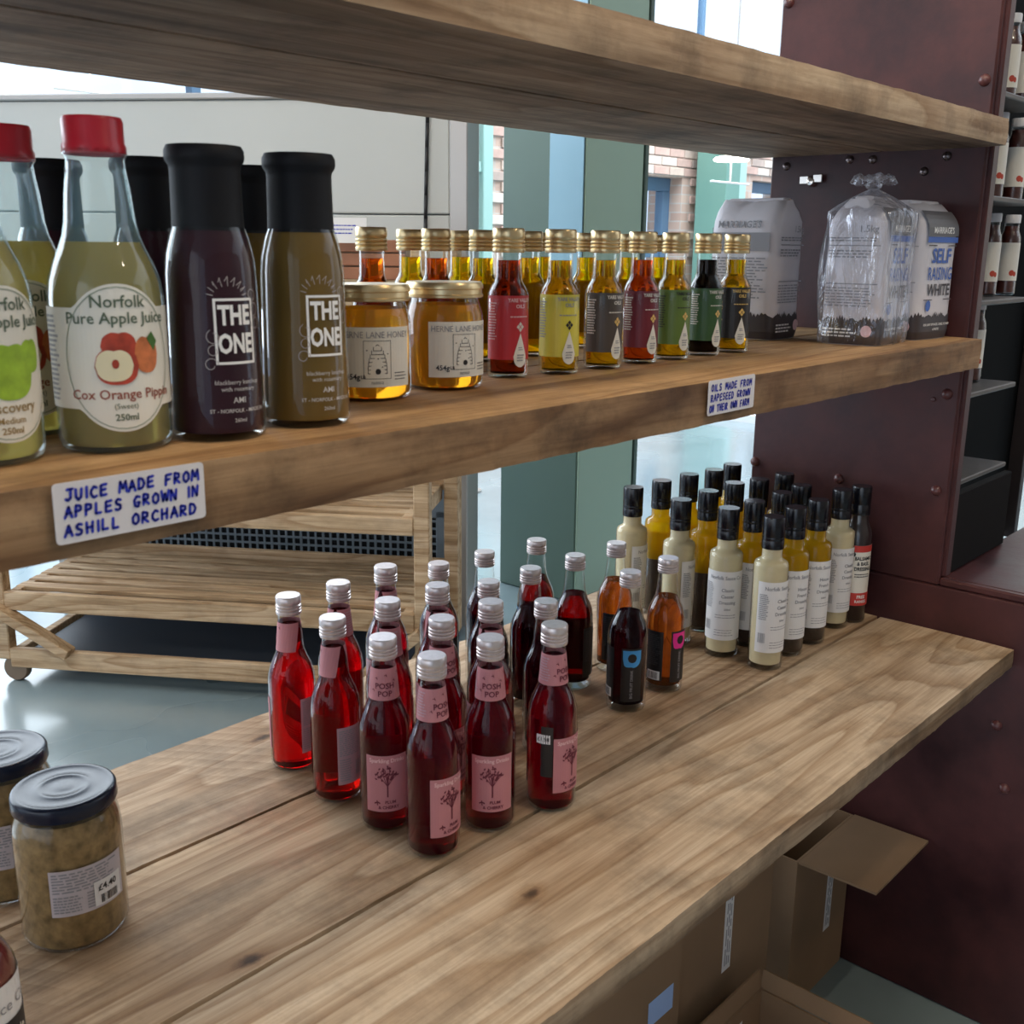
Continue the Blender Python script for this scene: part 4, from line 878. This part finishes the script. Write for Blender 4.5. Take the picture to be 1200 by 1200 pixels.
# ------------------------------------------------------------------ flour bags
M_BAG = mat('white paper sack', (0.66, 0.63, 0.66), 0.55, bump=0.35, vscale=26)
M_BAGD = mat('dark brown sack print', (0.04, 0.03, 0.032), 0.5); M_BAGG = mat('charcoal sack print', (0.10, 0.095, 0.10), .45); M_BAGB = mat('blue sack print', (0.04, 0.12, 0.45), 0.5)
def flour(label, w=0.112, d=0.088, h=0.196):
    t = thing('flour_bag', label, 'bag', group='paper bags of flour')
    nz, ns = 14, 40; V, F = [], []
    def half(z):
        f = z / h; k = 1 - max(0, (f - .80) / .20) ** 2 * .62; k2 = 1 - max(0, (f - .84) / .16) ** 2 * .12; e = 1 - max(0, (.03 - f) / .03) * .05
        return w / 2 * k2 * e, d / 2 * k * e
    def surf(a, z):
        hx, hy = half(z); c, s = cos(a), sin(a); n = 7; rr = (abs(c) ** n + abs(s) ** n) ** (-1 / n); return hx * c * rr, hy * s * rr
    from mathutils import noise
    for i in range(nz + 1):
        z = h * i / nz
        for k in range(ns):
            a = 2 * pi * k / ns; x, y = surf(a, z); q = noise.noise(Vector((x * 50, y * 50, z * 40))) * (.0006 + .003 * max(0, (z / h - .8) / .2)); V.append((x * (1 + q * 14), y * (1 + q * 14), z + (q * 2 if i == nz else 0)))
    for i in range(nz):
        for k in range(ns): k2 = (k + 1) % ns; F.append((i * ns + k, i * ns + k2, (i + 1) * ns + k2, (i + 1) * ns + k))
    F.append(tuple(range(ns))[::-1]); n0 = len(V); V.append((0, 0, h + .003))
    for k in range(ns): F.append((nz * ns + k, nz * ns + (k + 1) % ns, n0))
    mesh_obj('sack', V, F, M_BAG, t, smooth=True, sharp=55)
    fix(mesh_obj('folded_top', *box(-w * .40, w * .40, -.012, .010, h - .001, h + .005, .002), M_BAG, t))
    # dark printed foot with ragged wheat silhouettes
    Vb, Fb = [], []
    for k in range(161):
        a = 2 * pi * k / 160; j = .034 + .006 * abs(sin(k * 1.7)) * (1 if k % 2 else .2) + .002 * sin(k * .7)
        for z in (.001, .012, .034 - .004, j):
            x, y = surf(a, z); l = hypot(x, y); Vb.append((x * (1 + .0011 / l), y * (1 + .0011 / l), z))
    for k in range(160):
        for j in range(3): q = k * 4 + j; Fb.append((q, q + 4, q + 5, q + 1))
    mesh_obj('printed_foot', Vb, Fb, M_BAGD, t)
    fy = -d / 2 - .0002; front = lambda off=.0014: (lambda u, v: (u, -half(v)[1] - off - 0.0, v)); side = lambda off=.0014: (lambda u, v: (-half(v)[0] - off, -u, v))
    back = lambda off=.0014: (lambda u, v: (half(v)[0] + off, u, v))
    g = decal('front_print', strip(-w * .43, w * .43, .150, .186, 6, 6), front(), M_BAGG, t); decal('blue_band', strip(-w * .43, w * .43, .141, .149, 6, 1), front(), M_BAGB, g)
    decal('lettering', text2d("MARRIAGE'S", .0125, 0, .158, .02, .95), front(.0018), P_WPRINT, g)
    decal('lettering', text2d('SELF', .029, 0, .121, .022, 1.1), front(), M_BAGB, g); decal('lettering', text2d('RAISING', .026, 0, .0955, .01, .80), front(), M_BAGB, g)
    decal('lettering', text2d('WHITE', .0235, 0, .072, .022, .98), front(), M_BAGD, g); [decal('printed_rule', strip(a, b, c, d, 2, 1), front(), M_BAGD, g) for a, b, c, d in ((-.045, -.018, .136, .1375), (.018, .045, .136, .1375), (-.045, -.018, .058, .0592), (.018, .045, .058, .0592))]
    decal('printed_seal', ellipse(-.030, .050, .008, .008, 12), front(.0018), M_BAGB, g); decal('lettering', join(text2d('FOR LIGHT SPONGES, CAKES, SCONES', .0048, .003, .022, .02), text2d('& PASTRY', .0048, .003, .015, .02)), front(.0018), P_WPRINT, g)
    for nm, mp, sd in (('side_print', side, 1), ('far_side_print', back, 2)):
        s = decal(nm, join(strip(-.036, .036, .1345, .1358, 2, 1), strip(-.036, .036, .083, .0845, 2, 1), fine(-.036, .034, .140, .147, 2, 3), fine(-.036, .034, .088, .130, 9, 11, .8) if sd == 2 else fine(-.036, .034, .118, .130, 3, 12), fine(-.036, .036, .052, .080, 7, 9, .6), text2d('1.5kg', .013, .018, .157, .01)), mp(), P_GREY, t)
        decal('recycling_mark', ellipse(.026, .020, .008, .008, 10), mp(.0018), P_PINKL, s); decal('small_print', fine(-.036, .012, .010, .024, 3, 5), mp(.0018), P_WPRINT, s)
    bk = lambda off=.0014: (lambda u, v: (-u, half(v)[1] + off, v))
    s = decal('back_print', join(text2d("MARRIAGE'S", .0135, -.006, .163, .02, .95), fine(-.048, .044, .058, .118, 14, 21, .55), strip(-.048, .044, .126, .152, 4, 2)), bk(), P_GREY, t)
    return t
b3 = flour('flour bag with large blue and brown lettering, against the steel panel'); b3.location = (1.632, 0.668, ZM); b3.rotation_euler = (0, 0, radians(-4))
b2 = dup(b3, (1.486, 0.672, ZM), radians(5), 'flour bag wrapped inside the clear plastic bag')
b1 = dup(b3, (1.45, 0.83, ZM), radians(92), 'flour bag at the back left of the three, its small print turned to the front')
# the clear plastic carrier round the middle flour bag
def plastic():
    m, nt, out = newmat('clear plastic film'); L = nt.links.new
    t = N(nt, 'ShaderNodeTexCoord'); mp = N(nt, 'ShaderNodeMapping'); mp.inputs['Scale'].default_value = (30, 30, 7); L(t.outputs['Object'], mp.inputs['Vector'])
    n = N(nt, 'ShaderNodeTexNoise', Scale=1.0, Detail=4.0, Distortion=1.5); L(mp.outputs[0], n.inputs['Vector'])
    b = N(nt, 'ShaderNodeBump', Strength=1.0, Distance=0.01); L(n.outputs['Fac'], b.inputs['Height'])
    tr = N(nt, 'ShaderNodeBsdfTransparent', Color=(.96, .96, .97, 1)); g = N(nt, 'ShaderNodeBsdfGlossy', Roughness=.12, Color=(.9, .92, 1, 1)); L(b.outputs[0], g.inputs['Normal'])
    df = N(nt, 'ShaderNodeBsdfTranslucent', Color=(.75, .76, .8, 1)); a = N(nt, 'ShaderNodeMixShader'); a.inputs[0].default_value = .45; L(g.outputs[0], a.inputs[1]); L(df.outputs[0], a.inputs[2])
    lw = N(nt, 'ShaderNodeLayerWeight', Blend=.45); L(b.outputs[0], lw.inputs['Normal']); ma = N(nt, 'ShaderNodeMath', operation='MULTIPLY_ADD'); ma.inputs[1].default_value = .65; ma.inputs[2].default_value = .10; L(lw.outputs['Facing'], ma.inputs[0])
    mx = N(nt, 'ShaderNodeMixShader'); L(ma.outputs[0], mx.inputs[0]); L(tr.outputs[0], mx.inputs[1]); L(a.outputs[0], mx.inputs[2]); L(mx.outputs[0], out.inputs['Surface'])
    from mathutils import noise
    bag = thing('plastic_bag', 'clear plastic bag knotted on top around the middle flour bag', 'bag', (1.486, 0.672, ZM), radians(5))
    V, F = [], []; ns, nz = 72, 26; H = .212
    for i in range(nz + 1):
        f = i / nz; z = H * f + .0008
        k = 1 - max(0, (f - .84) / .16) ** 1.15 * .93
        for s in range(ns):
            a = 2 * pi * s / ns; c, sn = cos(a), sin(a); rr = (abs(c) ** 5 + abs(sn) ** 5) ** (-1 / 5)
            q = noise.noise(Vector((c * 2.2, sn * 2.2, z * 14))); pl = sin(a * 11 + z * 30) * .0035 * f; foot = 1 - .03 * (f < .02)
            hx, hy = (.060 + q * .004 + pl + .003) * k * foot, (.0475 + q * .005 + pl + .003) * k * foot
            V.append((hx * c * rr, hy * sn * rr, z))
    for i in range(nz):
        for s in range(ns): s2 = (s + 1) % ns; F.append((i * ns + s, i * ns + s2, (i + 1) * ns + s2, (i + 1) * ns + s))
    mesh_obj('film', V, F, m, bag, smooth=True)
    V, F = [], []; ns = 40
    for i, (r, z, wv) in enumerate([(.0045, .210, 0), (.010, .214, .2), (.011, .218, .2), (.007, .221, .1), (.014, .226, .3), (.021, .230, .4), (.025, .227, .5), (.027, .220, .5)]):
        for s in range(ns): a = 2 * pi * s / ns; q = 1 + wv * sin(a * 6 + i) * .5; V.append((r * q * cos(a) - .004, r * q * sin(a), z + wv * .007 * sin(a * 4 + i)))
    for i in range(7):
        for s in range(ns): s2 = (s + 1) % ns; F.append((i * ns + s, i * ns + s2, (i + 1) * ns + s2, (i + 1) * ns + s))
    mesh_obj('knot', V, F, m, bag, smooth=True)
plastic()

# ------------------------------------------------------------------ bottles in the next bay
def bay_bottle(label):
    t = thing('relish_bottle', label, 'bottle', group='white capped relish bottles in the next bay')
    P = [(.0003, 0), (.017, 0), (.0195, .002), (.0205, .006), (.0205, .112), (.0195, .121), (.0162, .130), (.0148, .135), (.0148, .150)]; rf = prof_r(P[2:])
    shell(P, GLASS, t, seg=24); body(inset(P, .001, .142), L_JAM, t, seg=24); body([(.0158, .148), (.0163, .150), (.0163, .163), (.0155, .165), (.0003, .165)], M_WCAP, t, 'cap', 24)
    l = decal('front_label', strip(-.030, .030, .030, .108, 14, 1), on_cyl(rf, 0, .0004), P_CREAM, t)
    decal('printed_fruit', join(ellipse(.003, .046, .006, .006, 8), ellipse(.010, .044, .004, .005, 8)), on_cyl(rf, 0, .0008), P_RED if False else mat('relish red print', (.5, .06, .03), .6), l)
    return t
bays = [(1141, 448, BAYZ[0], 'relish bottle on the lowest stocked shelf of the next bay, mostly behind the timber end'),
        (1160, 337, BAYZ[2], 'relish bottle left of two on the second stocked shelf of the next bay'), (1183, 334, BAYZ[2], 'relish bottle right of two on the second stocked shelf of the next bay'),
        (1168, 220, BAYZ[3], 'relish bottle left of two, level with the top timber shelf end'), (1192, 220, BAYZ[3], 'relish bottle cut by the right picture edge, level with the top timber shelf'),
        (1184, 97, BAYZ[4], 'relish bottle on the uppermost shelf of the next bay, upper right corner'), (1204, 100, BAYZ[4], 'relish bottle cut by the right picture edge on the uppermost bay shelf')]
bb = None
for px, py, z, lab in bays:
    w = hity(px, py - 45, .79); w.z = z
    if bb is None: o = bb = bay_bottle(lab)
    else: o = dup(bb, w, 0, lab)
    put(o, w, 20)

# ------------------------------------------------------------------ cardboard boxes below the lower shelf
def card_mat():
    return mat('brown cardboard', (0.25, 0.155, 0.085), 0.75, var=0.12, vscale=6)
CB = card_mat(); CBE = mat('cardboard inside', (0.30, 0.20, 0.12), 0.8)
def carton(name_label, x0, x1, y0, y1, z1, rot=0, flaps=(), tape=None, open_=True):
    cx, cy0 = (x0 + x1) / 2, (y0 + y1) / 2; t = thing('cardboard_box', name_label, 'box', (cx, cy0, 0), rot, None)
    a, b = (x1 - x0) / 2, (y1 - y0) / 2; th = .004
    fix(mesh_obj('carton', *join(box(-a, a, -b, -b + th, 0.001, z1), box(-a, a, b - th, b, 0.001, z1), box(-a, -a + th, -b + th, b - th, 0.001, z1), box(a - th, a, -b + th, b - th, 0.001, z1), box(-a + th, a - th, -b + th, b - th, 0.001, .006)), CB, t))
    for (side, ang, L_) in flaps:
        c, s = cos(radians(ang)), sin(radians(ang))
        if side == 'front': f = lambda x, y, z: (x, -b - y * c - z * s, z1 + y * s - z * c)
        elif side == 'back': f = lambda x, y, z: (x, b + y * c + z * s, z1 + y * s - z * c)
        elif side == 'left': f = lambda x, y, z: (-a - y * c - z * s, x, z1 + y * s - z * c)
        else: f = lambda x, y, z: (a + y * c + z * s, x, z1 + y * s - z * c)
        hw = a if side in ('front', 'back') else b
        fix(mesh_obj('flap', *xf(box(-hw, hw, 0.002, L_, -.002, .002), f), CB, t))
    if tape is not None:
        l = mesh_obj('shipping_label', *xf(([(tape - .012, 0, z1 * .35), (tape + .012, 0, z1 * .35), (tape + .012, 0, z1 * .97), (tape - .012, 0, z1 * .97)], [(0, 1, 2, 3)]), lambda x, y, z: (x, -b - .0006, z)), P_WHITE, t)
        V, F = fine(-z1 * .28, z1 * .28, -.008, .008, 3, 4); decal('small_print', ([(y, x) for x, y in V], F), lambda u, v: (tape + u, -b - .0012, z1 * .66 + v), P_GREY, l)
    return t
A = carton('open cardboard box against the red panel with one flap folded out', 1.485, 1.694, 0.70, 0.94, .30, 0, [('front', 1, .135), ('back', 60, .12)], .03)
E_ = carton('low flat cardboard box underneath the box with the white printed label', 1.17, 1.39, 0.74, 0.95, .098)
B = carton('cardboard box with white printed label, stacked on a flat box', 1.135, 1.402, 0.70, 0.94, .33, 0, [('front', 86, .1), ('back', 86, .1)], .0)
B.location.z = .10
Cc = carton('cardboard box with a blue and white sticker, farthest left under the shelf', 0.86, 1.125, 0.69, 0.95, .42, 0)
stk = decal('blue_sticker', strip(-.03, .03, -.02, .02, 1, 1), lambda u, v: (.085 + u, -.1306, .27 + v), mat('blue white sticker', (.35, .5, .8), .5), Cc)
Dd = carton('low open cardboard box nearest the viewer at the bottom of the picture', 0.98, 1.30, 0.36, 0.655, .19, 0, [('back', 80, .03), ('right', 78, .03)])
mesh_obj('paper_slip', [(.02, .1425, .08), (.10, .1425, .09), (.10, .1425, .17), (.03, .1425, .165)], [(0, 1, 2, 3)], P_WHITE, Dd)

# ------------------------------------------------------------------ background: cold cabinet, bakery rack, green column
Bd = Vector((-0.5666, 0.8240, 0)); Bn = Vector((0.8240, 0.5666, 0))     # along the rack (to the left), away from the camera
R0 = Vector((1.207, 3.128, 0))                                           # rack front-left foot
RA = atan2(-Bd.y, -Bd.x)                                                 # local x = to the right along the rack, local y = away
rack = thing('bakery_rack', 'wheeled wooden slatted bakery rack standing on the concrete floor', 'rack', tuple(R0), RA)
WR = wood('rack pine', (0.36, 0.24, 0.13), (0.52, 0.37, 0.22), (0.62, 0.46, 0.30), 5, .7, knots=False, stain=.2)
LR, DR = 1.275, 0.42
def rp(name, vf): return fix(mesh_obj(name, vf[0], vf[1], WR, rack))
for x in (0.0, LR):
    for y in (0.0, DR): rp('post', box(x - .022, x + .022, y - .02, y + .02, .07, 1.27, .003))
rp('post', box(LR + .0 - .022, LR + .022, DR + .022, DR + .05, .07, 1.27, .003))
for z, h in ((.077, .06), (.255, .058), (.535, .05), (1.15, .05)):
    rp('front_rail', box(.022, LR - .022, -.022, .0, z - h / 2, z + h / 2, .003)); rp('back_rail', box(.022, LR - .022, DR, DR + .022, *((z - h / 2 - .012, z + h / 2 - .012) if z < .1 else (z - h / 2 + .03, z + h / 2 + .03)), .003))
    for x in (0.03, LR - .06): rp('side_rail', box(x, x + .03, 0.0, DR, z - h / 2, z + h / 2, .003))
    if z > .1:
        for k in range(6): y = .030 + k * .066; rp('slat', box(.03, LR - .03, y, y + .045, z + h / 2 - .012 + .0, z + h / 2 + .002, .002))
fix(mesh_obj('shade_sheet', *join(box(.07, LR - .07, .03, DR - .02, .088, .094, .001), box(.07, LR - .07, DR - .026, DR - .02, .094, .13, .001)), mat('dark blue shade', (.015, .022, .035), .5), rack))  # added dark sheet standing for the shaded floor under the rack
rp('brace', bar((.0, -.03, .235), (.22, -.03, .105), .03, .045, (0, 1, 0))); rp('brace', bar((LR, -.03, .235), (LR - .16, -.03, .105), .03, .045, (0, 1, 0)))
for x in (0.03, LR - .03):
    for y in (0.0, DR):
        V, F = lathe([(.0005, -.014), (.036, -.014), (.04, -.008), (.04, .008), (.036, .014), (.0005, .014)], 20); V = [(x + a, y + c, .04 + b) for a, b, c in V]
        fix(mesh_obj('castor', V, F, mat('worn wooden wheel', (.16, .11, .07), .6), rack, smooth=True, sharp=40))
# crates and a card on the rack top, seen behind the sauces
def R2W(x, y, z): return R0 + Vector((-Bd.x, -Bd.y, 0)) * x + Bn * y + Vector((0, 0, z))
w = R2W(1.13, .16, 1.290 - .10)
cr_ = thing('wooden_crate', 'small brown crate on top of the bakery rack behind the sauces', 'crate', tuple(w), RA)
for k in range(3): fix(mesh_obj('slat', *box(-.16, .08, -.06, -.05, .0 + k * .036, .032 + k * .036, .002), mat('red brown crate wood', (.30, .13, .07), .7, var=.2, vscale=8), cr_))
fix(mesh_obj('crate_back', *box(-.16, .08, -.04, .10, .0, .10, .002), mat('crate wood', (.28, .17, .10), .7), cr_))
cdp = R2W(1.06, .06, 1.285); k_ = thing('price_card', 'white card leaning on the crate behind the olive sauce', 'sign', tuple(cdp), RA)
fix(mesh_obj('card', *xf(box(-.05, .055, -.001, .001, 0, .065), lambda x, y, z: (x, y + .012, z)), P_WHITE, k_)); decal('handwriting', fine(-.035, .03, .02, .05, 3, 4, .7), lambda u, v: (u, .0105, v), INK, k_)

F0 = R0 + Bn * 0.60
cab = thing('cold_cabinet', 'large pale grey metal cold cabinet seen from behind, beyond the rack', 'cabinet', (F0.x, F0.y, 0), RA)
M_CAB = mat('pale grey enamelled steel', (0.50, 0.52, 0.50), 0.35, var=0.03, vscale=2); M_CABD = mat('galvanised grey steel', (0.17, 0.205, 0.235), 0.4, metal=.2, var=.05, vscale=3); M_CABF = mat('brushed edge steel', (0.42, 0.40, 0.38), 0.35, metal=.5)
def xr(px, yloc):   # local x of a picture column on the plane y=yloc behind the rack
    P0 = R0 + Bn * yloc; r = ray(px, 300); e = Vector((-Bd.x, -Bd.y, 0))
    # P0 + e s = r t
    det = e.x * (-r.y) + r.x * e.y; s = (-P0.x * (-r.y) - r.x * P0.y) / det; return s
XR, XM, XL = xr(556, .60), xr(527, .60), xr(36, .60)
fix(mesh_obj('upper_panel', *box(-1.4, XM, 0, .2, 1.375, 1.712, .004), M_CAB, cab)); fix(mesh_obj('middle_panel', *box(-1.4, XM, 0, .2, 1.09, 1.371, .004), M_CAB, cab))
fix(mesh_obj('lower_panel', *box(XL, XM, 0, .2, .40, 1.086, .004), M_CABD, cab)); fix(mesh_obj('edge_post', *box(XM + .002, XR - .02, -.01, .2, .03, 1.712, .004), M_CABF, cab))
fix(mesh_obj('top_trim', *box(-1.4, XR - .02, -.012, .212, 1.713, 1.732, .004), M_CABF, cab)); fix(mesh_obj('left_leg', *box(XL - .002, XL + .04, -.006, .05, .0, .43, .004), M_CABF, cab))
fix(mesh_obj('grille_shade_box', *box(XL + .04, XM, .03, .19, .0, .425, .002), mat('grille and gap shade', (.01, .012, .015), .7), cab))  # near-black; its foot stands for the shade under the cabinet
gv = []
gx = XL + .05
while gx < XM - .06: gv.append(box(gx, gx + .008, .004, .010, .10, .42)); gx += .026
gz = .10
while gz < .43: gv.append(box(XL + .04, XM - .05, .002, .0038, gz, gz + .008)); gz += .026
gr = fix(mesh_obj('vent_grille', *join(*gv), M_CABD, cab)); gr['kind'] = 'stuff'
fix(mesh_obj('grille_side', *box(XM - .05, XM, .0, .02, .03, .425, .002), M_CABD, cab))
fix(mesh_obj('bracket', *box(xr(472, .50), xr(496, .50), -.11, -.002, .555, .625, .003), M_CAB, cab))
# cable hanging down the cabinet
cx = xr(503, .59); V, F = join(*[tube((cx - .002 * k, -.012 - .001, 1.71 - .07 * k), (cx - .002 * (k + 1), -.013, 1.71 - .07 * (k + 1)), .006, 8) for k in range(9)])
tag(fix(mesh_obj('power_cable', V, F, mat('black cable rubber', (.01, .01, .012), .5), smooth=True, loc=(F0.x, F0.y, 0), rotz=RA)), 'black cable hanging down the pale cabinet beyond the shelf', 'cable')

# green boxed column
gc = hitz(672, 700, 0); s_ = 3.75 / Vector((gc.x, gc.y)).length; gx_, gy_ = gc.x * s_, gc.y * s_
r588 = ray(588, 300); yl = gx_ * r588.y / r588.x        # left face: x = const
r755 = ray(757, 300); xr_ = gy_ * r755.x / r755.y       # right face: y = const
M_GD = mat('sage green steel paint', (0.06, 0.105, 0.082), 0.5, var=.06, vscale=2); M_GL = M_GD
col = thing('green_column', 'tall boxed steel column painted sage green beyond the shelves', 'column', (gx_, gy_, 0))
wx, wy = xr_ - gx_, yl - gy_
fix(mesh_obj('casing', *box(0, wx, 0, wy, 0, 4.2, .006), M_GD, col)); fix(mesh_obj('corner_sheen_strip', *box(-.006, -.001, .0, wy * .40, 1.0, 4.2, .001), mat('pale blue sheen colour', (.20, .36, .46), .3), col))  # pale blue strip paints in the glossy reflection on the left face
fix(mesh_obj('cover_plate', *box(.0, wx * .87, -.008, -.001, 0.02, 4.2, .002), mat('light sage paint', (.25, .35, .27), .45), col))
fix(mesh_obj('seam_strip', *box(wx * .885, wx * .905, -.012, -.001, 0.02, 4.2, .001), mat('dark seam paint', (.03, .055, .045), .5), col))
# shiny pipe at the cabinet end, and far green column and mint frames
w = hity(553, 300, 3.9); pp = thing('vertical_pipe', 'shiny white plastic curtain pipe beside the cold cabinet', 'pipe', (w.x, w.y, 0))
V, F = tube((0, 0, 0), (0, 0, 3.3), .035, 18); fix(mesh_obj('pipe', V, F, mat('glossy white plastic', (.8, .82, .86), .08, coat=1), pp, smooth=True, sharp=50)); V, F = lathe([(.0355, .0), (.055, .0), (.055, .012), (.0355, .014)], 18); fix(mesh_obj('floor_collar', V, F, M_CABF, pp))
w = hity(862, 300, 5.0); fc = thing('far_green_column', 'distant mint green column in front of the brick wall', 'column', (w.x, w.y, 0))
fix(mesh_obj('casing', *box(-.22, .0, 0, .3, 0, 2.9, .004), mat('mint column paint', (.15, .30, .25), .5), fc)); fix(mesh_obj('cover_plate', *box(.002, .19, .05, .3, 0, 2.9, .004), mat('pale mint paint', (.40, .62, .56), .5), fc))
window(5, 4.95, 5.62, 0.9, 2.7, 1, 2, M_FRAMEM, 0.10, y=WY - .10, depth=.08)

# pendant lamps
def pendant(px, py, Y, label, s=1.0):
    w = hity(px, py, Y); t = thing('pendant_lamp', label, 'lamp', tuple(w))
    V, F = lathe([(.0005, .0), (.13 * s, .0), (.14 * s, .012), (.12 * s, .03), (.03 * s, .045), (.0005, .046)], 24)
    fix(mesh_obj('lamp_shade', V, F, mat('lit lamp glass', (1.0, .93, .82), .5, emit=6), t, smooth=True)); V, F = tube((0, 0, .046), (0, 0, 1.2), .006, 8); fix(mesh_obj('cord', V, F, M_CABF, t))
    V, F = join(tube((0, 0, -.16 * s), (0, 0, 0), .008 * s, 8), tube((-.28 * s, 0, -.16 * s), (.28 * s, 0, -.16 * s), .008 * s, 8)); fix(mesh_obj('cross_arm', V, F, mat('white lamp arm', (.8, .8, .78), .5), t))
pendant(857, 189, 4.6, 'glowing pendant lamp hanging before the far brick wall')
pendant(105, 80, 4.6, 'glowing pendant lamp in front of the tall window, upper left', .6)
import sys
for i, (a, p) in enumerate(placed):
    for b, q in placed[i + 1:]:
        d = (Vector((p.x, p.y)) - Vector((q.x, q.y))).length
        if abs(p.z - q.z) < .1 and d < .046: print('NEAR', round(d, 3), a['label'][:50], '|', b['label'][:50], file=sys.stdout)
